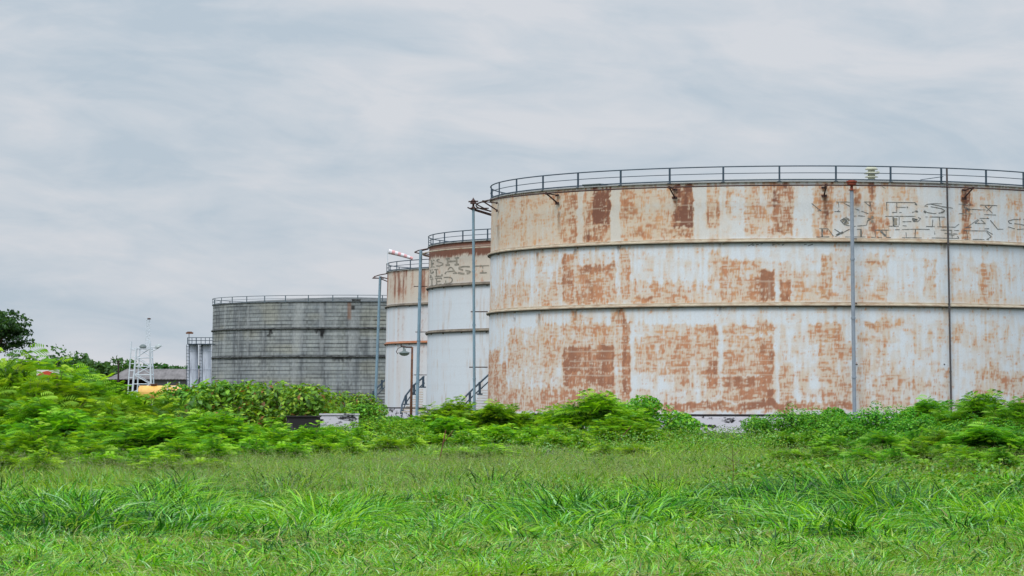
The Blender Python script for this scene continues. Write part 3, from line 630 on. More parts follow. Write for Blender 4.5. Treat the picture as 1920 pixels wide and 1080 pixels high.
L2 += [Zb(p, 3.2) for p in [[(480,340),(482,455)],[(645,330),(648,448)],[(482,395),(645,386)],[(445,345),(520,338)],[(445,462),(520,455)],[(610,332),(688,326)],[(610,455),(688,446)],
 [(890,490),(790,486),(700,500),(690,530),(760,550),(860,565),(905,585),(880,606),(790,620),(690,606),(672,600)]]]
by_letter(T2, t2, L2, M['letter_dim'], [(499, (815, 832)), (519, (814, 830, 856, 888)), (999, (813, 829))], off=.02, broken=.08)

# windsock on the third tank
wb = at(727, 494, 290)
ws = empty('windsock', (wb.x, wb.y, wb.z), 'red and white striped windsock on a thin white pole above the tan topped tank', 'windsock')
b_ = MB(); wt = at(726.5, 471, 290) - wb; b_.tube([(0, 0, -.15), wt], .028, 6); b_.build('pole', M['tower'], ws)
b_ = MB(); p0 = at(729, 471.5, 290) - wb; p1 = at(752, 477, 290) - wb; p2 = at(774, 485, 290) - wb; n = 8; pr = []
for i in range(n + 1):
    t_ = i / n; pr.append(p0 * (1 - t_) ** 2 + p1 * 2 * t_ * (1 - t_) + p2 * t_ ** 2)
for i in range(n): b_.tube([pr[i], pr[i + 1]], [.23 - .012 * i, .23 - .012 * (i + 1)], 12, mi=i % 2, cap=False)
b_.build('sock', [M['sock_white'], M['sock_red']], ws, smooth=True)

# ------------------------------------------------------------------ street lamp in front of the tanks
lb = at(770, 745, 165); lb.z = 0
lamp = empty('street_lamp', lb, 'rusty lamp post with a bent arm and bowl lamp before the white tanks', 'street lamp')
lt = at(773, 651, 165) - lb
b_ = MB(); b_.tube([(0, 0, -.1), (lt.x * .5, 0, lt.z * .5), lt], [.075, .065, .055], 8); b_.build('post', M['rusty_post'], lamp, smooth=True)
b_ = MB(); e1 = at(752, 649, 165) - lb; b_.tube([lt, at(762, 651, 165) - lb, e1, e1 + Vector((0, 0, .1))], .045, 6); b_.build('arm', M['dark_iron'], lamp)
c_ = at(758, 661, 165) - lb; b_ = MB(); b_.lathe([(0, .25), (.06, .2), (.09, .08), (.3, .0), (.33, -.03), (.3, -.03), (.28, -.03)], c_, 16); b_.tube([c_ + Vector((-.1, 0, .32)), c_ + Vector((0, 0, .2))], .04, 6)
hd = b_.build('lamp_head', M['lamp_dark'], lamp, smooth=True)
b_ = MB(); b_.lathe([(.27, -.035), (.24, -.1), (.14, -.16), (0, -.18)], c_, 16); b_.build('lamp_bowl', M['lamp_glass'], hd, smooth=True)
b_ = MB(); b_.tube([c_ + Vector(q_) for q_ in ((-.1, 0, .3), (-.32, 0, .22), (-.42, 0, .04), (-.33, 0, -.08))], .018, 5); b_.build('cage_wire', M['dark_iron'], hd)

# ------------------------------------------------------------------ low walls
def wall(px0, px1, ytop, D, m_, label, thick=.3):
    a_ = at(px0, ytop, D); c_ = at(px1, ytop, D); b_ = MB(); h = a_.z + .3
    b_.box(((a_.x + c_.x) / 2, D, a_.z - h / 2), (c_.x - a_.x, thick, h)); b_.box(((a_.x + c_.x) / 2, D, a_.z + .03), (c_.x - a_.x + .1, thick + .1, .06))
    o = b_.build('low_wall', m_); tag(o, label, 'wall', 'low walls before the tanks')
wall(538, 600, 782, 134, M['plinth_dark'], 'blackened low wall among the bushes below the grey tank')
wall(601, 672, 778, 136, M['plinth'], 'mouldy white low wall left of the rusty lamp post')
b_ = MB(); q_ = at(1076, 785, 172); b_.box((0, 0, 0), (.5, .4, .26)); b_.box((0, 0, .15), (.56, .46, .05)); b_.box((0, 0, -.5), (.3, .25, .8)); o = b_.build('concrete_block', M['sign_white'], loc=q_); tag(o, 'small white capped block at the foot of the nearest tank', 'concrete block')

# ------------------------------------------------------------------ lattice mast with floodlights
DT = 230.0
tb = at(262, 745, DT); tb.z = 0
mast = empty('floodlight_mast', tb, 'white lattice mast with two floodlights and a slim top section, beside the yellow tank', 'mast')
def tp(px, py, dd=0.0): return at(px, py, DT + dd) - tb
b_ = MB()
legs = [((246, 760), (256, 652), 0), ((284, 760), (281, 640), 0), ((256, 760), (262, 652), 1.3), ((290, 760), (285, 652), 1.3)]
for (a_, c_, dd) in legs: b_.tube([tp(a_[0] - 3, 800, dd), tp(a_[0], a_[1], dd), tp(c_[0], c_[1], dd)], .07 if dd == 0 else .05, 6)
lat = b_.build('lattice_frame', M['tower'], mast)
b_ = MB()
def lx(y): return 256 + (y - 652) / 108 * -10
def rx(y): return 281 + (y - 652) / 108 * 3
ysx = [654, 671, 687, 703, 720, 736, 752, 768]
for i, y in enumerate(ysx):
    b_.tube([tp(lx(y), y), tp(rx(y), y)], .035, 5)
    if i + 1 < len(ysx):
        y2 = ysx[i + 1]
        b_.tube([tp(lx(y), y), tp(rx(y2), y2)] if i % 2 else [tp(rx(y), y), tp(lx(y2), y2)], .035, 5)
        b_.tube([tp(lx(y) + 6, y, 1.3), tp(rx(y2) + 4, y2, 1.3)], .025, 5); b_.tube([tp(rx(y), y), tp(rx(y) + 4, y, 1.3)], .025, 5); b_.tube([tp(lx(y), y), tp(lx(y) + 6, y, 1.3)], .025, 5)
b_.build('bracing', M['tower'], lat)
b_ = MB()
for x0, x1 in ((238, 246.5),): b_.tube([tp(x0 - 2, 800), tp(x0, 760), tp(x1, 640)], .045, 6)
for i in range(9):
    y = 760 - i * 13.0; b_.tube([tp(238 + (760 - y) / 120 * 8.5, y), tp(lx(max(y, 652)), y)], .025, 5)
b_.build('ladder', M['tower'], mast)
b_ = MB()
for x0, x1 in ((272.5, 274), (281, 281.5)): b_.tube([tp(x0, 655), tp(x1 + (1.2 if x0 < 280 else -.5), 600)], .022, 5)
b_.tube([tp(277, 655, .3), tp(278, 600, .3)], .018, 5)
for i in range(9):
    y = 648 - i * 6; b_.tube([tp(273.2, y), tp(281.5, y - 3)], .011, 4); b_.tube([tp(281.5, y - 3), tp(273.2, y - 6)], .011, 4)
top = b_.build('top_section', M['tower'], mast)
b_ = MB(); b_.lathe([(0, 0), (.14, .03), (.14, .09), (0, .14)], tp(279.5, 599.5), 8); b_.build('warning_light', M['dark_iron'], top)
for (px, py, tilt, mm) in ((268, 649, .0, M['lamp_dark']), (296, 649, .5, M['lamp_glass'])):
    c_ = tp(px, py, -.4); b_ = MB(); b_.lathe([(0, .12), (.14, .1), (.25, .0), (.27, -.05), (.24, -.08), (0, -.06)], (0, 0, 0), 16)
    o = b_.build('floodlight', mm, mast, smooth=True, loc=c_); o.rotation_euler = (rad(20), rad(-20 * (1 if tilt else 0)), 0)
b_ = MB(); b_.tube([tp(247, 654), tp(304, 649)], .03, 5); b_.tube([tp(282, 660), tp(298, 652)], .035, 5); b_.build('lamp_arm', M['tower'], mast)

# ------------------------------------------------------------------ yellow tank on a stand
DY = 208.0; ym = at(304, 738, DY)
yt = empty('fuel_tank', (ym.x, DY, 0), 'faded yellow horizontal cylinder tank on steel legs beside the white lattice mast', 'fuel tank')
hl = 44 * DY / F; zc = ym.z; ry = 15 * DY / F
b_ = MB(); pr = [(-hl, 0), (-hl, ry * .8), (-hl + .06, ry * .97), (-hl + .12, ry), (-.33, ry), (-.30, ry + .012), (-.27, ry), (hl - .12, ry), (hl - .06, ry * .97), (hl, ry * .8), (hl, 0)]
b_.lathe([(r_, x_) for x_, r_ in pr], (0, 0, 0), 28); o = b_.build('tank_body', M['yellow'], yt, smooth=False, loc=(0, 0, zc)); o.rotation_euler = (0, rad(90), 0)
b_ = MB(); b_.lathe([(.2, 0), (.2, .1), (.28, .1), (.28, .16), (0, .16)], (-.55, 0, zc + ry - .04), 14); b_.build('manhole', M['rusty_post'], yt)
for sx in (-.8, .8):
    for sy in (-.35, .35): b_ = MB(); b_.box((sx, sy, (zc - ry) / 2 - .1), (.1, .1, zc - ry + .4)); b_.build('leg', M['rusty_post'], yt)
b_ = MB(); p_ = at(314.5, 716, DY - 1); b_.tube([(p_.x - ym.x, -1, 0), (p_.x - ym.x, -1, p_.z)], .03, 6); b_.tube([(p_.x - ym.x, -1, p_.z - .3), (p_.x - ym.x + .75, -1, p_.z - .3)], .02, 5); b_.tube([(p_.x - ym.x + .75, -1, 0), (p_.x - ym.x + .75, -1, p_.z)], .03, 6); b_.build('guard_rail', M['tower'], yt)

# ------------------------------------------------------------------ shed, silos, post, sign
DS = 300.0
a_ = at(196, 712, DS); c_ = at(368, 712, DS)
shed = empty('shed', ((a_.x + c_.x) / 2, DS, 0), 'long low grey roofed shed with an open dark bay, behind the white lattice mast', 'shed')
W_ = c_.x - a_.x; ez = at(300, 711, DS).z; rz_ = at(300, 692, DS + 4).z
b_ = MB(); x0, x1 = -W_ / 2, W_ / 2
nn = 60
vs = []; fs = []
for i in range(nn + 1):
    x = x0 - .3 + (W_ + .6) * i / nn; wv = .035 * (i % 2)
    hip = min(1.0, max(0.0, (x - x0) / 1.6)); hip = .15 + .85 * hip
    vs += [(x, -.5, ez + wv), (x, 4, ez + (rz_ - ez) * hip + wv), (x, 8.5, ez + wv), (x, -.5, ez - .06 + wv)]
for i in range(nn):
    k = i * 4; fs += [(k, k + 4, k + 5, k + 1), (k + 1, k + 5, k + 6, k + 2), (k + 3, k + 7, k + 4, k)]
b_.add(vs, fs); b_.build('roof', M['shed_roof'], shed)
b_ = MB(); wx = gx(288, DS) - (a_.x + c_.x) / 2
b_.box(((wx + x1) / 2, .1, ez / 2), (x1 - wx, .2, ez)); b_.box((0, 8, ez / 2), (W_, .2, ez)); b_.box((x1, 4, ez / 2), (.2, 7.8, ez)); b_.build('wall', M['shed_wall'], shed)
b_ = MB(); b_.box(((x0 + wx) / 2, 2.4, ez / 2), (wx - x0, .15, ez)); b_.build('back_wall', M['shed_dark'], shed)
for fx in (x0 + .1, x0 + 1.9, wx - .2): b_ = MB(); b_.box((fx, 0, ez / 2), (.12, .12, ez)); b_.build('post', M['shed_dark'], shed)
DL = 280.0
def silo(pxc, wpx, ytop, label, strip=True):
    p_ = at(pxc, ytop, DL); o = empty('silo', (p_.x, DL, 0), label, 'silo', 'white silos'); r_ = wpx / 2 * DL / F
    b_ = MB(); b_.lathe([(r_, 0), (r_, p_.z - .1), (r_ * .94, p_.z), (0, p_.z + .12)], (0, 0, 0), 28)
    for z in np.arange(1.2, p_.z, 1.6): b_.lathe([(r_, -.03), (r_ + .025, -.02), (r_ + .025, .02), (r_, .03)], (0, 0, z), 28)
    b_.build('body', M['silo'], o, smooth=False)
    b_ = MB(); an = -2.3
    for s_ in (-.13, .13): b_.tube([((r_ + .1) * math.cos(an) + s_, (r_ + .1) * math.sin(an), 0), ((r_ + .1) * math.cos(an) + s_, (r_ + .1) * math.sin(an), p_.z)], .025, 5)
    for z in np.arange(.4, p_.z, .3): b_.tube([((r_ + .1) * math.cos(an) - .13, (r_ + .1) * math.sin(an), z), ((r_ + .1) * math.cos(an) + .13, (r_ + .1) * math.sin(an), z)], .018, 4)
    b_.build('ladder', M['rail'], o); return o, p_, r_
s1, p1_, r1_ = silo(361.5, 20, 646, 'left of the two slim white silos beside the grey tank, lamp above it')
s2, p2_, r2_ = silo(386, 21, 646, 'right of the two slim white silos, half hidden by the grey tank')
pf = empty('railed_platform', (0, DL, 0), 'dark railed platform across the tops of the two slim white silos', 'platform')
def sp_(px, py, dd=0.0): v_ = at(px, py, DL + dd); return (v_.x, v_.y - DL, v_.z)
b_ = MB(); A_ = sp_(351, 645, -1); B_ = sp_(400, 645, -1); b_.box(((A_[0] + B_[0]) / 2, 0, A_[2]), (B_[0] - A_[0], 2.0, .07)); b_.build('deck', M['rail'], pf)
b_ = MB()
for yy in (633, 638.5):
    for dd in (-1, 1): b_.tube([sp_(352, yy, dd), sp_(400, yy, dd)], .03, 5)
    b_.tube([sp_(352, yy, -1), sp_(352, yy, 1)], .03, 5)
rl_ = b_.build('railing', M['rail'], pf)
for px in (352, 360, 368, 377, 385, 393):
    for dd in (-1, 1): b_ = MB(); b_.tube([sp_(px, 645, dd), sp_(px, 633, dd)], .045 if px in (352, 368) else .03, 5); b_.build('railing_post', M['rail'], rl_)
b_ = MB(); b_.tube([sp_(354.5, 645), sp_(354.5, 626)], .03, 5); b_.build('lamp_pole', M['rail'], pf)
b_ = MB(); v_ = sp_(355.5, 624.5); b_.box(v_, (.62, .3, .14)); b_.box((v_[0], v_[1], v_[2] + .1), (.4, .2, .06)); b_.build('flood_lamp', M['rusty_post'], pf)
b_ = MB(); p_ = at(222, 678, 240); b_.box((0, 0, p_.z / 2), (.12, .12, p_.z)); b_.box((0, 0, p_.z + .03), (.2, .2, .06)); b_.tube([(0, 0, p_.z * .62), (1.3, 0, p_.z * .6)], .03, 5); o = b_.build('timber_post', M['shed_dark'], loc=(p_.x, 240, 0)); tag(o, 'dark square post standing left of the white lattice mast', 'post')
p_ = at(90, 699, 110)
sg = empty('sign_board', (p_.x, 110, 0), 'white board with a red dome shape, low among the bushes at far left', 'sign')
b_ = MB(); b_.box((0, 0, p_.z), (.78, .05, .2)); b_.build('panel', M['sign_white'], sg)
b_ = MB(); ar = [(-.37 + .70 * i / 16 - .01, -.032, p_.z - .095 + .155 * math.sin(math.pi * i / 16)) for i in range(17)]
b_.add(ar + [(x_, -.045, z_) for x_, y_, z_ in ar], [tuple(range(17, 34))[::-1]] + [(i, i + 1, i + 18, i + 17) for i in range(16)]); b_.build('emblem', M['sign_red'], sg)
for sx in (-.3, .3): b_ = MB(); b_.box((sx, .06, p_.z / 2), (.05, .05, p_.z)); b_.build('leg', M['rusty_post'], sg)

# ------------------------------------------------------------------ foliage
GREENS = {
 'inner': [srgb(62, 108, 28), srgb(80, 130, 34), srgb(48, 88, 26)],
 'feather': [srgb(130, 184, 34), srgb(108, 166, 32), srgb(156, 202, 60), srgb(88, 146, 34), srgb(70, 122, 34)],
 'vine': [srgb(84, 152, 30), srgb(108, 172, 38), srgb(64, 126, 26), srgb(136, 184, 44)],
 'broad': [srgb(92, 144, 48), srgb(122, 174, 54), srgb(66, 112, 40), srgb(150, 186, 70), srgb(140, 106, 58)],
 'dark': [srgb(46, 74, 38), srgb(58, 88, 44), srgb(36, 60, 32), srgb(70, 100, 50)],
 'far': [srgb(70, 110, 52), srgb(84, 126, 60), srgb(56, 92, 48)],
}
def pick(pal, n, p=None):
    c = np.array([x[:3] for x in GREENS[pal]]); i = rng.choice(len(c), n, p=p); return c[i] * (0.82 + 0.36 * rng.random((n, 1)))
def fronds(O, H, L, roll, col):
    """bipinnate fern-like leaves: O origins, H headings (unit), L lengths"""
    n = len(O); zup = np.array([0, 0, 1.0])
    side = np.cross(H, zup); side /= np.linalg.norm(side, axis=1, keepdims=True) + 1e-9
    upv = np.cross(side, H)
    s2_ = side * np.cos(roll)[:, None] + upv * np.sin(roll)[:, None]
    Vs = []; Cs = []; npn = 7
    for j in range(npn):
        t_ = 0.16 + 0.84 * (j + .5) / npn
        c0 = O + H * (L * t_)[:, None] + zup * (L * (0.10 * t_ - 0.42 * t_ * t_))[:, None]
        for sg_ in (-1, 1):
            ln = (L * 0.50 * math.sin(math.pi * (0.18 + 0.66 * t_)))[:, None] * (0.85 + .3 * rng.random((n, 1)))
            d = s2_ * sg_ * .86 + H * .5
            tip = c0 + d * ln + zup * (-0.25 * ln)
            hw = (L * 0.042)[:, None]
            mid = c0 + d * ln * .5 + zup * (-.05 * ln)
            Vs.append(np.stack([c0 , mid - H * hw, tip, mid + H * hw], 1)); Cs.append(np.repeat((col * (0.92 + .16 * rng.random((n, 1))))[:, None], 4, 1))
    V = np.concatenate(Vs).reshape(-1, 3); C = np.concatenate(Cs).reshape(-1, 3)
    return V, np.arange(len(V)).reshape(-1, 4), C
def leaves(O, Nn, size, col, asp=.6):
    """single leaves folded along the midrib"""
    n = len(O); r = rng.normal(size=(n, 3)); a_ = np.cross(Nn, r); a_ /= np.linalg.norm(a_, axis=1, keepdims=True) + 1e-9; b2 = np.cross(Nn, a_)
    s = size[:, None]
    V = np.stack([O - a_ * s * .5, O + b2 * s * asp * .5 + Nn * s * .08, O + a_ * s * .5 - Nn * s * .1, O - b2 * s * asp * .5 + Nn * s * .08], 1)
    C = np.repeat(col[:, None], 4, 1)
    return V.reshape(-1, 3), np.arange(4 * n).reshape(-1, 4), C.reshape(-1, 3)
def unit(n):
    v = rng.normal(size=(n, 3)); return v / np.linalg.norm(v, axis=1, keepdims=True)

def lobes(Wd, H, n, depth):
    out = []
    for i in range(n):
        x = rng.uniform(-.42, .42) * Wd; y = rng.uniform(-.4, .4) * depth; r = rng.uniform(.42, .8) * min(H, Wd) * .36
        hmax = H * (1 - .55 * abs(x / Wd * 2) ** 2) - r * .6
        z = rng.uniform(.35, 1.0) * max(hmax, .3)
        out.append((x, y, z, r))
    return out
def stems_mb(lb_, H):
    b_ = MB()
    for (x, y, z, r) in lb_:
        k = Vector((x * .12 + rng.uniform(-.15, .15), y * .12, -.1)); m_ = Vector((x * .5, y * .5, z * .6)) + Vector((rng.uniform(-.1, .1), 0, 0))
        b_.tube([k, m_, Vector((x, y, z))], [.045, .032, .018], 5)
        for q in range(5):
            d = Vector(unit(1)[0]); d.z = abs(d.z); b_.tube([m_.lerp(Vector((x, y, z)), .5), Vector((x, y, z)) + d * r * .9], [.015, .006], 4)
    return b_
def mesh_of(b_, name, m_):
    me = bpy.data.meshes.new(name); me.from_pydata(b_.v, [], b_.f); me.materials.append(m_); me.update(); return me

def feather_proto(Wd, H, nl, nf, L=.55, pal='feather', p=None):
    lb_ = lobes(Wd, H, nl, Wd * .6); Os = []; Hs = []
    per = nf // nl
    for (x, y, z, r) in lb_:
        d = unit(per); d[:, 2] = np.abs(d[:, 2]) * .9 - .22; d /= np.linalg.norm(d, axis=1, keepdims=True)
        rr_ = r * (rng.random(per) ** .45)
        Os.append(np.array([x, y, z]) + d * rr_[:, None] * np.array([1.15, 1.15, .8]))
        h = d * [1, 1, .5] + unit(per) * .45; h[:, 2] = h[:, 2] * .5 + .18; Hs.append(h / np.linalg.norm(h, axis=1, keepdims=True))
    la = np.array(lb_); tips = []
    for q in range(nl * 3):     # leader shoots standing out of the crown
        x, y, z, r = la[rng.integers(0, nl)]; d = unit(1)[0]; d[2] = abs(d[2]) + .25; d /= np.linalg.norm(d)
        p0 = np.array([x, y, z]) + d * r * .7; ln = rng.uniform(.25, .62) * (L / .42); g_ = d * [1.0, .8, 1.0]; tips.append((p0, p0 + g_ * ln))
        for k in range(9):
            a_ = k * 2.4 + rng.uniform(0, 1); hh = np.array([math.cos(a_), math.sin(a_), .25 + .05 * k]); Os.append((p0 + g_ * ln * (.15 + k / 9.5))[None]); Hs.append((hh / np.linalg.norm(hh))[None])
    O = np.concatenate(Os); Hh = np.concatenate(Hs); O[:, 2] = np.maximum(O[:, 2], .12)
    n = len(O); colr = pick(pal, n, p)
    V, Fq, C = fronds(O, Hh, L * (.65 + .7 * rng.random(n)), rng.normal(0, .55, n), colr)
    # small leaflets fill the inside; darker greens paint in the shade between fronds
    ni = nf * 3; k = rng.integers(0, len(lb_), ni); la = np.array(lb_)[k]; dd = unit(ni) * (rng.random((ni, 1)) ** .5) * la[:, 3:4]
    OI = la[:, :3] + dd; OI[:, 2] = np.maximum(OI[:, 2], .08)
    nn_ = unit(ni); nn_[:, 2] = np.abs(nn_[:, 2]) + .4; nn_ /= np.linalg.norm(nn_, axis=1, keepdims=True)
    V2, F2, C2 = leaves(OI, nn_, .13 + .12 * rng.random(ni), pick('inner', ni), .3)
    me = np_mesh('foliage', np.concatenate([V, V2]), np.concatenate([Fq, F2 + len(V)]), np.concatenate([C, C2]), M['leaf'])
    sb_ = stems_mb(lb_, H)
    for p0, p1 in tips: sb_.tube([Vector(p0), Vector(p1)], [.012, .005], 4)
    return me, mesh_of(sb_, 'stems', M['twig'])
def leafy_proto(Wd, H, nl, nf, size=.16, pal='vine', asp=.8, m_='broad', flat=.5, p=None, inner=.35, depth=.6):
    lb_ = [(x, y, z, r * 1.45) for x, y, z, r in lobes(Wd, H, nl, Wd * depth)]
    for i in range(nl // 2): lb_.append((rng.uniform(-.46, .46) * Wd, rng.uniform(-.3, .1) * Wd, H * .22, H * .34))
    nl = len(lb_); Os = []; Ns = []; per = nf // nl
    for (x, y, z, r) in lb_:
        d = unit(per); d[:, 2] = d[:, 2] * .8 + .15; d /= np.linalg.norm(d, axis=1, keepdims=True)
        rr_ = r * np.where(rng.random(per) < inner, rng.random(per), .85 + .22 * rng.random(per))
        lump = 1 + .16 * np.sin(d[:, 0] * 7 + x * 5) * np.cos(d[:, 2] * 6 + y * 3)
        Os.append(np.array([x, y, z]) + d * (rr_ * lump)[:, None] * np.array([1.2, 1.1, .85]))
        nn_ = d * (1 - flat) + np.array([0, 0, 1]) * flat + unit(per) * .5; Ns.append(nn_ / np.linalg.norm(nn_, axis=1, keepdims=True))
    O = np.concatenate(Os); Nn = np.concatenate(Ns); O[:, 2] = np.maximum(O[:, 2], .05); n = len(O)
    V, Fq, C = leaves(O, Nn, size * (.6 + .8 * rng.random(n)), pick(pal, n, p), asp)
    return np_mesh('foliage', V, Fq, C, M[m_]), mesh_of(stems_mb(lb_, H), 'stems', M['twig'])

prot = {
 'f_tall': [feather_proto(4.6, 3.1, 22, 1700, .46), feather_proto(4.2, 2.9, 20, 1500, .46)],
 'f_mid': [feather_proto(4.0, 2.0, 17, 1150, .42), feather_proto(3.6, 1.9, 15, 1000, .42), feather_proto(4.2, 2.1, 18, 1250, .42)],
 'f_low': [feather_proto(3.6, 1.15, 14, 850, .36), feather_proto(3.9, 1.05, 15, 900, .36)],
 'f_tiny': [feather_proto(2.9, .68, 11, 420, .30), feather_proto(3.2, .72, 12, 460, .30)],
 'vine': [leafy_proto(4.6, 1.9, 14, 10500, .105, 'vine', .85), leafy_proto(3.8, 1.6, 12, 9000, .105, 'vine', .85)],
 'broad': [leafy_proto(4.2, 2.4, 14, 4200, .21, 'broad', .55, flat=.45, p=[.34, .26, .24, .12, .04]), leafy_proto(3.6, 2.1, 12, 3600, .21, 'broad', .55, flat=.45, p=[.34, .26, .24, .12, .04])],
}
def shrub(kind, v, px, D, ytop, label, cat='shrub', group=None, sx=1.18, name='shrub', flip=1, sz=None):
    """ytop: image row of the crown's top at distance D"""
    if kind == 'f_low' and CZ + (745 - ytop) / F * D < .88: kind = 'f_tiny'
    me, st = prot[kind][v]; zt = max(c.co.z for c in st.vertices)
    h = np.empty(len(me.vertices) * 3, np.float32); me.vertices.foreach_get('co', h); hm = float(np.percentile(h[2::3], 99.3))
    s = (CZ + (745 - ytop) / F * D) / hm
    o = empty(name, (gx(px, D), D, -.04), label, cat, group)
    o.scale = (sx * flip * min(max(s, .8), 1.25), min(max(s, .8), 1.25), s)
    fo = link(me, 'foliage', o); link(st, 'stems', o)
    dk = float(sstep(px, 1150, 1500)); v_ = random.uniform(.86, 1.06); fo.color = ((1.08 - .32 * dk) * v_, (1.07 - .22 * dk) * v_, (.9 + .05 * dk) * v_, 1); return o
GF = 'feathery bright green shrubs'
for a_ in [
 ('f_tall', 0, -20, 112, 678, 'bright feathery shrub cut off by the left photo edge, under the dark tree', 1),
 ('f_tall', 1, 45, 118, 684, 'feathery shrub just in front of the white and red board', -1),
 ('f_tall', 1, 122, 128, 690, 'tall feathery shrub right of the white and red board, its tips against the sky', 1),
 ('f_mid', 2, 170, 118, 722, 'feathery shrub below the open dark bay of the shed', 1),
 ('f_mid', 0, 258, 112, 780, 'feathery shrub in front of the foot of the white lattice mast', 1),
 ('f_mid', 1, 325, 112, 786, 'feathery shrub just below the yellow tank', -1),
 ('f_mid', 2, 30, 98, 752, 'yellowish feathery shrub low at the left photo edge', -1),
 ('f_mid', 0, 120, 96, 770, 'feathery shrub in the front row, below the white and red board', 1),
 ('f_mid', 1, 405, 104, 778, 'feathery shrub in the front row, left of the broad leaved bushes', 1),
 ('f_mid', 2, 425, 108, 778, 'feathery shrub in the front row under the left half of the grey tank', 1),
 ('f_mid', 1, 215, 94, 786, 'low feathery shrub in the front row below the white lattice mast', -1),
 ('f_mid', 0, 300, 93, 790, 'low feathery shrub in the front row below the yellow tank', 1),
 ('f_low', 0, 552, 108, 799, 'low feathery shrub in front of the blackened low wall', 1),
 ('f_low', 1, 660, 122, 800, 'low feathery shrub in front of the white low wall', 1),
 ('f_low', 0, 716, 135, 799, 'low feathery shrub left of the rusty lamp post foot', -1),
 ('f_low', 1, 812, 138, 780, 'feathery shrub at the right of the rusty lamp post foot', 1),
 ('f_mid', 1, 850, 150, 752, 'lone feathery sapling bush before the white wall of the second tank', 1),
 ('f_low', 1, 760, 112, 816, 'low spreading feathery shrub in the front row below the lamp post', 1),
 ('f_low', 0, 860, 116, 806, 'low spreading feathery shrub behind the leaning dry stick', 1),
 ('f_mid', 2, 958, 150, 758, 'feathery bush covering the lower left corner of the nearest tank', 1),
 ('f_low', 1, 960, 122, 796, 'low spreading feathery shrub below the left edge of the nearest tank', -1),
 ('f_low', 0, 1040, 132, 794, 'feathery shrub in front of the small white capped block', 1),
 ('f_mid', 0, 1118, 140, 737, 'tall pale green feathery bush against the dark rust patch of the nearest tank', 1),
 ('f_low', 1, 1070, 116, 812, 'front row feathery shrub below the dark rust patch', 1),
 ('f_mid', 1, 1160, 124, 784, 'feathery shrub left of the white plinth showing', -1),
 ('f_low', 0, 1240, 112, 838, 'low feathery shrub below the rounded leafy bush', 1),
 ('f_low', 1, 1500, 118, 808, 'yellow green feathery shrub in front of the vine mounds', 1),
 ('f_low', 0, 1580, 108, 816, 'feathery shrub before the foot of the grey standpipe', -1),
 ('f_low', 1, 1690, 104, 806, 'feathery shrub below the vine mound right of the grey standpipe', 1),
 ('f_mid', 2, 1770, 142, 752, 'feathery shrub spreading over the foot of the thin down pipe', 1),
 ('f_mid', 0, 1842, 134, 738, 'tallest feathery bush at the right, in front of the nearest tank', -1),
 ('f_mid', 1, 1915, 128, 750, 'feathery shrub cut off by the right photo edge', 1),
 ('f_mid', 1, 88, 107.5, 709, 'feathery shrub hiding the legs of the white and red board', 1),
 ('f_low', 0, 20, 86, 806, 'front row feathery seedling bush at the left photo edge', 1),
 ('f_low', 1, 130, 84, 824, 'front row feathery seedling bush below the white and red board', -1),
 ('f_low', 1, 60, 76, 846, 'small feathery seedling bush lowest in the grass at the left, near the photo edge', 1),
 ('f_low', 0, 330, 79, 850, 'small feathery seedling bush lowest in the grass below the yellow tank', -1),
 ('f_low', 0, 1780, 76, 852, 'small feathery seedling bush lowest in the grass below the thin down pipe', 1),
 ('f_low', 1, 1585, 79, 856, 'small feathery seedling bush lowest in the grass below the grey standpipe', 1),
 ('f_low', 0, 248, 82, 838, 'straggling feathery seedling bush farthest forward, below the white lattice mast', 1),
 ('f_low', 1, 385, 90, 820, 'front row feathery seedling bush left of the blackened low wall', 1),
 ('f_low', 0, 490, 95, 820, 'front row feathery seedling bush just below the blackened low wall', -1),
 ('f_low', 1, 640, 101, 822, 'front row feathery seedling bush just below the white low wall', 1),
 ('f_low', 0, 905, 98, 832, 'small feathery seedling bush in the grass below the left edge of the nearest tank', 1),
 ('f_low', 1, 1150, 100, 832, 'small feathery seedling bush in the grass below the tall pale green bush', -1),
 ('f_low', 0, 1530, 92, 836, 'small feathery seedling bush in the grass before the vine mounds', 1),
 ('f_low', 1, 1655, 84, 838, 'feathery seedling bush farthest forward below the grey standpipe', 1),
 ('f_low', 0, 1735, 88, 824, 'front row feathery seedling bush below the thin down pipe', -1),
 ('f_low', 1, 1850, 82, 836, 'feathery seedling bush farthest forward near the right photo edge', 1),
 ('f_low', 0, 1790, 102, 802, 'second row feathery shrub below the thin down pipe', 1),
 ('f_mid', 2, 1885, 96, 800, 'yellow green feathery shrub in the front row near the right photo edge', 1)]:
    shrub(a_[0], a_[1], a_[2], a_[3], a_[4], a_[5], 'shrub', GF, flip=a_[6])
GB = 'broad leaved bushes before the grey tank'
for a_ in [('broad', 0, 405, 168, 718, 'broad leaved bush at the foot of the slim white silos'), ('broad', 1, 440, 150, 716, 'broad leaved bush below the left edge of the grey tank'),
           ('broad', 0, 512, 148, 719, 'broad leaved bush below the grey tank, left of its middle'), ('broad', 1, 566, 225, 722, 'broad leaved bush directly above the blackened low wall'),
           ('broad', 0, 640, 222, 736, 'broad leaved bush below the right end of the grey tank'), ('broad', 1, 362, 172, 722, 'broad leaved bush right of the yellow tank, with long drooping leaves'),
           ('broad', 1, 690, 160, 757, 'small broad leaved bush at the foot of the pale blue pipe by the grey tank')]:
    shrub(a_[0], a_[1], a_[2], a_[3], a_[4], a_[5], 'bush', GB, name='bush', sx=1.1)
GV = 'vine covered mounds'
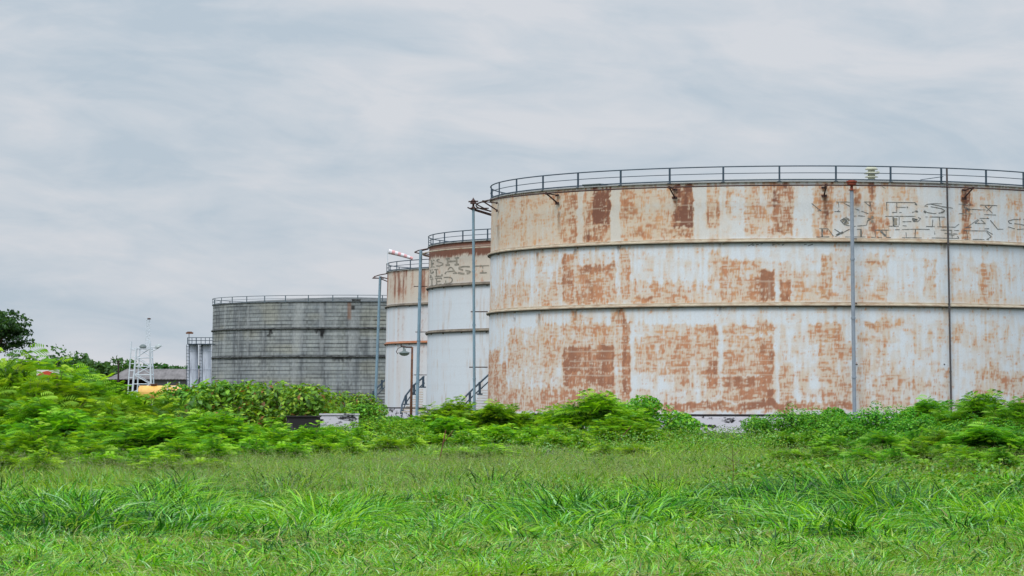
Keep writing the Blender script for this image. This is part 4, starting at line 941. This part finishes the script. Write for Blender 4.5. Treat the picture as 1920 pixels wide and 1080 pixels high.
for a_ in [('vine', 0, 1492, 136, 766, 'vine covered mound right of the visible white plinth'), ('vine', 1, 1565, 140, 766, 'vine covered mound left of the grey standpipe'),
           ('vine', 0, 1650, 138, 762, 'vine covered mound just right of the grey standpipe'), ('vine', 1, 1212, 142, 745, 'rounded leafy bush hung with vines, against the lower rust of the nearest tank'),
           ('vine', 1, 1735, 128, 780, 'dark vine covered mound below the thin down pipe'), ('vine', 0, 1830, 118, 784, 'vine covered mound near the right photo edge'),
           ('vine', 1, 1400, 122, 834, 'low brownish green vine mound in front of the white plinth'), ('vine', 0, 700, 131, 786, 'low vine mound over the white low wall'), ('vine', 1, 1600, 118, 795, 'low vine tangle in front of the two mounds by the standpipe')]:
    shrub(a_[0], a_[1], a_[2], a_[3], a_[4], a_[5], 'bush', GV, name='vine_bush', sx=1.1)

# trees
def tree(px, D, ytop, wpx, hgt_frac, pal, label, n=3000, size=.4, group=None, loose=1.0, name='tree'):
    H = CZ + (745 - ytop) / F * D; Wd = wpx * D / F; rad_ = max(H * hgt_frac, .8)
    o = empty(name, (gx(px, D), D, 0), label, 'tree', group)
    b_ = MB(); base = H - rad_
    lb_ = []
    nl = 14
    for i in range(nl):
        an = rng.uniform(0, 6.28); q_ = rng.uniform(.15, 1) ** .6
        x = math.cos(an) * q_ * Wd * .40; y = math.sin(an) * q_ * Wd * .34; z = base + rad_ * (.25 + .6 * rng.random() * (1 - .5 * q_)); r = rng.uniform(.16, .27) * Wd
        r = min(r, rad_ * .45); lb_.append((x, y, z, r))
    tr = [Vector((0, 0, -.1)), Vector((rng.uniform(-.15, .15), 0, base * .6)), Vector((rng.uniform(-.3, .3), 0, base + rad_ * .3))]
    b_.tube(tr, [.035 * H + .03, .028 * H, .015 * H], 9)
    for (x, y, z, r) in lb_: b_.tube([tr[1].lerp(tr[2], rng.uniform(0, .8)), Vector((x * .6, y * .6, z * .93)), Vector((x, y, z))], [.012 * H, .008 * H, .004 * H], 5)
    b_.build('trunk', M['bark'], o, smooth=True)
    Os = []; Ns = []; per = n // nl
    for (x, y, z, r) in lb_:
        # each lobe is made of sprays of leaves with gaps between them
        ks = 16; cd_ = unit(ks); cd_[:, 2] = cd_[:, 2] * .8 + .1
        cc = np.array([x, y, z]) + cd_ * r * (rng.random((ks, 1)) ** .4) * 1.15 * [1.25, 1, .8]
        k = rng.integers(0, ks, per); d = unit(per) * (rng.random((per, 1)) ** .5) * r * .36 * loose * [1.5, 1.2, .55]
        Os.append(cc[k] + d); nn_ = unit(per) * .8 + [0, 0, .7]; Ns.append(nn_ / np.linalg.norm(nn_, axis=1, keepdims=True))
    O = np.concatenate(Os); Nn = np.concatenate(Ns)
    V, Fq, C = leaves(O, Nn, size * (.6 + .8 * rng.random(len(O))), pick(pal, len(O)), .6)
    link(np_mesh('crown', V, Fq, C, M['broad']), 'crown', o); return o
tree(-16, 215, 543, 158, .56, 'dark', 'large dark broad leaved tree at the left photo edge, rising against the sky', 5600, .26)
GT = 'trees on the far skyline'
for a_ in [(60, 400, 653, 90, .75, 'far tree just right of the large dark tree'), (125, 430, 649, 110, .75, 'wide far tree above the white and red board'), (185, 415, 653, 90, .75, 'far tree above the left end of the shed roof'),
           (228, 440, 656, 80, .7, 'far tree seen left behind the white lattice mast'), (270, 430, 661, 70, .7, 'far tree seen through the white lattice mast'), (316, 420, 660, 70, .7, 'far rounded tree between the mast and the slim white silos'), (345, 445, 669, 60, .7, 'small far tree touching the slim white silos'), (10, 420, 665, 100, .8, 'far tree behind the trunk of the large dark tree')]:
    tree(a_[0], a_[1], a_[2], a_[3] * 1.15, a_[4], 'far', a_[5], 2600, .55, GT)

# leaning dry stick and a bare sapling stem
b_ = MB(); A_ = at(821, 868, 92); B_ = at(836, 803, 92); b_.tube([(0, 0, -.1), B_ - A_], [.022, .016], 6); b_.tube([(B_ - A_) * .6, (B_ - A_) * .9 + Vector((.25, 0, .1))], .01, 5); o = b_.build('dry_stick', M['rusty_post'], loc=(A_.x, A_.y, 0)); tag(o, 'thin brown dry stick leaning out of the grass below the second tank', 'stick')
b_ = MB(); A_ = at(1160, 826, 114); B_ = at(1184, 798, 114); b_.tube([(0, 0, 0), B_ - A_], .016, 5); o = b_.build('dry_stick', M['rusty_post'], loc=A_); tag(o, 'short bare brown twig sticking out of the shrubs left of the white plinth', 'stick')
b_ = MB(); b_.tube([(0, 0, 0), (.03, 0, .55), (0, 0, 1.0)], [.012, .01, .005], 5)
for k in range(5): b_.tube([(.02, 0, .4 + .1 * k), ((-1) ** k * .16, .05, .52 + .1 * k)], .006, 4)
o = b_.build('dry_weed', M['twig'], loc=(gx(1372, 62), 62, 0)); tag(o, 'upright dark dry weed stalk in the grass below the vine mounds', 'weed')

# ------------------------------------------------------------------ grass
GC = dict(bright=np.array([srgb(108, 180, 18)[:3], srgb(80, 158, 14)[:3], srgb(136, 198, 40)[:3], srgb(58, 134, 18)[:3], srgb(138, 196, 112)[:3]]),
          deep=np.array([srgb(38, 92, 16)[:3], srgb(52, 112, 22)[:3], srgb(30, 72, 18)[:3]]),
          dull=np.array([srgb(122, 164, 42)[:3], srgb(144, 172, 68)[:3], srgb(98, 142, 38)[:3], srgb(158, 184, 66)[:3]]),
          dry=np.array([srgb(164, 156, 110)[:3], srgb(136, 124, 84)[:3], srgb(184, 178, 128)[:3]]),
          haze=np.array([srgb(146, 170, 110)[:3], srgb(122, 156, 80)[:3], srgb(156, 164, 126)[:3]]), yellow=np.array([srgb(140, 192, 24)[:3], srgb(158, 204, 44)[:3], srgb(118, 176, 18)[:3]]), pale=np.array([srgb(160, 206, 150)[:3], srgb(186, 216, 160)[:3], srgb(176, 208, 100)[:3]]))
# lush clumps: (px, py of the base, half width in px, extra height in metres)
CL = [(60, 968, 190, .34), (270, 960, 120, .42), (180, 1000, 160, .24), (600, 990, 110, .36), (690, 985, 60, .26), (1100, 985, 130, .36), (1250, 965, 120, .34), (1000, 1005, 120, .2), (1480, 960, 110, .42), (1590, 955, 120, .5), (1700, 975, 120, .36), (1850, 985, 130, .3), (1560, 1010, 90, .24), (860, 1000, 110, .2), (430, 990, 110, .22), (330, 935, 40, .45), (1900, 940, 60, .3)]
def lush(x, y):
    h = np.zeros(len(x))
    for (px, py, w_, e_) in CL:
        D = gdist(py); cx_ = gx(px, D); h = np.maximum(h, 1.35 * e_ * np.exp(-((x - cx_) / (w_ * D / F)) ** 2 - ((y - D) / 2.6) ** 2))
    return h
def scatter(n, y0, y1, power=1.0, margin=1.12):
    y = y0 + (y1 - y0) * rng.random(n) ** power
    x = (rng.random(n) * 2 - 1) * (y * 960 / F * margin + .6); return x, y
def blades(x, y, h, wd, bend, col, segs=4, az=None, tipc=None):
    n = len(x); z = gz(x, y) - .02; az = rng.random(n) * 6.283 if az is None else az
    lean = np.stack([np.cos(az) * 1.25, np.sin(az) * .8], 1); facing = rng.random(n) * 6.283
    sd_ = np.stack([np.cos(facing), np.sin(facing) * .6, np.zeros(n)], 1)
    rows = []
    for k in range(segs + 1):
        t_ = k / segs; off = bend * h * t_ ** 2.0
        px = x + lean[:, 0] * off; py = y + lean[:, 1] * off
        pz = z + h * (t_ - .55 * np.clip(bend, 0, 1.1) * t_ ** 2.6)
        ww = wd * (1 - t_ ** 1.6) * .5 + .0008
        c = np.stack([px, py, pz], 1); tw = sd_ * np.cos(t_ * .8) + np.stack([np.zeros(n), np.zeros(n), np.full(n, .35 * t_)], 1)
        rows.append(c - tw * ww[:, None]); rows.append(c + tw * ww[:, None])
    V = np.stack(rows, 1); m_ = 2 * (segs + 1)
    base = (np.arange(n) * m_)[:, None]
    q_ = np.concatenate([np.stack([base[:, 0] + 2 * k, base[:, 0] + 2 * k + 1, base[:, 0] + 2 * k + 3, base[:, 0] + 2 * k + 2], 1) for k in range(segs)])
    C = np.repeat(col[:, None], m_, 1)
    return V.reshape(-1, 3), q_, C.reshape(-1, 3)
def cpick(keys, probs, n):
    ks = rng.choice(len(keys), n, p=probs); out = np.zeros((n, 3))
    for i, k in enumerate(keys):
        s = ks == i; c = GC[k]; out[s] = c[rng.integers(0, len(c), s.sum())]
    return out * (.72 + .42 * rng.random((n, 1)))
def grass(name, parts, label):
    Vs, Fs, Cs, k = [], [], [], 0
    for V, Fq, C in parts: Vs.append(V); Fs.append(Fq + k); Cs.append(C); k += len(V)
    o = link(np_mesh(name, np.concatenate(Vs), np.concatenate(Fs), np.concatenate(Cs), M['grass']), name); tag(o, label, 'grass', kind='stuff'); return o
# foreground
n = 135000; x, y = scatter(n, 31, 84, 1.4); lu = lush(x, y); patch = vnoise(x / 1.6 + 30, y / 2.4 + 9, 61)
edge = sstep(y, 31, 46) * (1 - .6 * sstep(y, 60, 72))
h = (.15 + .18 * edge * (1.3 * patch) + .12 * (1 - sstep(y, 33, 44)) + lu * .85) * (.5 + .8 * rng.random(n))
pb = sstep(lu * 1.2 + patch * .25 + .10 * edge, .16, .42)
sel = rng.random(n) < pb; spn = vnoise(x / 1.9 + 50, y / 2.6 + 21, 71) * .6 + vnoise(x / .8 + 5, y / 1.1 + 2, 72) * .4; dkp = rng.random(n) < sstep(spn, .46, .66) * .9; ylp = rng.random(n) < sstep(1 - spn, .52, .75) * .7
col = np.where(sel[:, None], cpick(['bright', 'deep', 'dull', 'dry', 'pale'], [.50, .32, .10, .02, .06], n), cpick(['bright', 'deep', 'dull', 'dry', 'pale'], [.34, .12, .36, .11, .07], n))
col = np.where((sel & dkp)[:, None], cpick(['deep'], [1.0], n), col); col = np.where(ylp[:, None], cpick(['yellow', 'pale'], [.85, .15], n), col)
azb = vnoise(x / 1.2, y / 1.5, 62) * 12 + rng.normal(0, .9, n)
fg = [blades(x, y, h, (.014 + .014 * rng.random(n)) * (1 + .7 * sel), .25 + .95 * rng.random(n), col, 4, azb)]
# tussocks of long arching blades, denser in the lush clumps
nt_ = 3200; tx, ty = scatter(nt_, 32, 74, 1.15); tl = lush(tx, ty); kp = rng.random(nt_) < (.20 + .12 * (ty < 46) + tl * 2.4) * (1 - .8 * sstep(ty, 60, 70)); tx, ty, tl = tx[kp], ty[kp], tl[kp]
nb = 46; x = np.repeat(tx, nb); y = np.repeat(ty, nb); a_ = rng.random(len(x)) * 6.283; rr_ = rng.random(len(x)) ** .6 * .34
th_ = np.repeat((.30 + tl * 1.15) * (.7 + .5 * rng.random(len(tx))), nb)
kind = np.repeat(rng.random(len(tx)) + .5 * sstep(tx, 2.6, 4.2) * sstep(ty, 49, 53), nb); kind = np.where(kind > 1, kind * .25 + .5, kind); n = len(x)
col = np.where((kind < .62)[:, None], cpick(['bright', 'deep', 'pale', 'yellow'], [.50, .12, .08, .30], n), np.where((kind < .85)[:, None], cpick(['deep', 'bright'], [.6, .4], n), cpick(['dull', 'bright'], [.7, .3], n)))
fg.append(blades(x + np.cos(a_) * rr_ * 1.4, y + np.sin(a_) * rr_, th_ * (.6 + .6 * rng.random(n)), .022 + .024 * rng.random(n), .35 + .85 * rng.random(n), col, 5, a_ + rng.normal(0, .4, n)))
# dry thatch lying near the bottom of the picture
n = 26000; x, y = scatter(n, 31, 48, 1.3); th = vnoise(x / 1.3 + 3, y / 1.9 + 3, 64); keep = th + .18 * (1 - sstep(y, 33, 40)) > .60; x, y = x[keep], y[keep]; n = len(x)
fg.append(blades(x, y, .10 + .24 * rng.random(n), .011 + .008 * rng.random(n), 1.2 + 1.0 * rng.random(n), cpick(['dry', 'dull'], [.75, .25], n), 3))
grass('tall_grass', fg, 'lush bright green grass with arching blades across the foreground')
# middle distance fine grass
mg = []
n = 130000; x, y = scatter(n, 58, 140, .8); patch = vnoise(x / 3.2 + 3, y / 7 + 2, 65); p2 = vnoise(x / 7 + 1, y / 16 + 8, 68)
h = (.12 + .34 * patch ** 1.5 + .12 * p2) * (.5 + .8 * rng.random(n)) * (1 - .35 * sstep(y, 85, 100)); g_ = (patch * .6 + p2 * .5)[:, None] > .52
col = np.where(g_, cpick(['bright', 'dull', 'haze'], [.52, .43, .05], n), cpick(['bright', 'dull', 'haze'], [.30, .62, .08], n))
mg.append(blades(x, y, h, .022 + .022 * rng.random(n), .2 + .8 * rng.random(n), col, 2))
nt_ = 620; tx, ty = scatter(nt_, 64, 112, 1.0, 1.15); nb = 34; kp = vnoise(tx / 3 + 7, ty / 6 + 7, 73) > .38; tx, ty = tx[kp], ty[kp]
x = np.repeat(tx, nb); y = np.repeat(ty, nb); n = len(x); a_ = rng.random(n) * 6.283; rr_ = rng.random(n) ** .6 * .38; kd = np.repeat(rng.random(len(tx)), nb)
col = np.where((kd < .45)[:, None], cpick(['bright', 'dull'], [.6, .4], n), np.where((kd < .75)[:, None], cpick(['dull', 'yellow'], [.6, .4], n), cpick(['deep', 'bright'], [.6, .4], n)))
mg.append(blades(x + np.cos(a_) * rr_ * 1.5, y + np.sin(a_) * rr_, np.repeat(.26 + .34 * rng.random(len(tx)), nb) * (.6 + .6 * rng.random(n)), .022 + .022 * rng.random(n), .3 + .7 * rng.random(n), col, 3, a_))
grass('meadow_grass', mg, 'paler fine grass between the lush foreground and the shrubs')
# airy seed heads standing above it
n = 22000; x, y = scatter(n, 58, 96, .9); patch = vnoise(x / 4.5 + 13, y / 9 + 2, 66); keep = rng.random(n) < sstep(patch, .25, .7); x, y = x[keep], y[keep]; n = len(x)
h = .30 + .30 * rng.random(n); col = cpick(['haze', 'dull'], [.7, .3], n); az_ = rng.random(n) * 6.283; bd = .1 + .35 * rng.random(n)
st = blades(x, y, h, np.full(n, .006), bd, col, 2, az_)
k4 = 4; xx = np.repeat(x, k4) + rng.normal(0, .05, n * k4) + np.repeat(np.cos(az_) * 1.25 * bd * h, k4) * .8; yy = np.repeat(y, k4) + rng.normal(0, .04, n * k4)
zz = np.repeat(gz(x, y) + h * .86, k4) + rng.normal(0, .05, n * k4); OO = np.stack([xx, yy, zz], 1)
sv = leaves(OO, unit(n * k4), .04 + .04 * rng.random(n * k4), np.repeat(col, k4, 0), .12)
grass('seeding_grass', [st, sv], 'hazy band of fine pale seed heads above the middle grass')
# leafy weeds in the lush patch to the right and among the shrubs
n = 46000; x, y = scatter(n, 54, 150, 1.0, 1.15); wv = vnoise(x / 2.6 + 7, y / 4.0 + 5, 67); rt = sstep(x, 3.2, 5.5) * sstep(y, 54, 58) * (1 - sstep(y, 66, 74)); far_ = sstep(y, 100, 112)
keep = (rng.random(n) < (rt * .9 + far_ * .7) * sstep(wv, .25, .6) + .25 * sstep(wv, .6, .75)); x, y, rt, far_ = x[keep], y[keep], rt[keep], far_[keep]; n = len(x); k5 = 5
zz = np.repeat(gz(x, y), k5) + rng.random(n * k5) * np.repeat(.25 + .38 * rt + .35 * far_, k5)
OO = np.stack([np.repeat(x, k5) + rng.normal(0, .12, n * k5), np.repeat(y, k5) + rng.normal(0, .1, n * k5), zz], 1); nn_ = unit(n * k5) * .7 + [0, 0, .8]; nn_ /= np.linalg.norm(nn_, axis=1, keepdims=True)
wd_ = leaves(OO, nn_, (.05 + .065 * rng.random(n * k5)), cpick(['bright', 'dull'], [.7, .3], n * k5) * .8, .55)
grass('leafy_weeds', [wd_], 'low leafy weeds growing through the grass and at the feet of the shrubs')
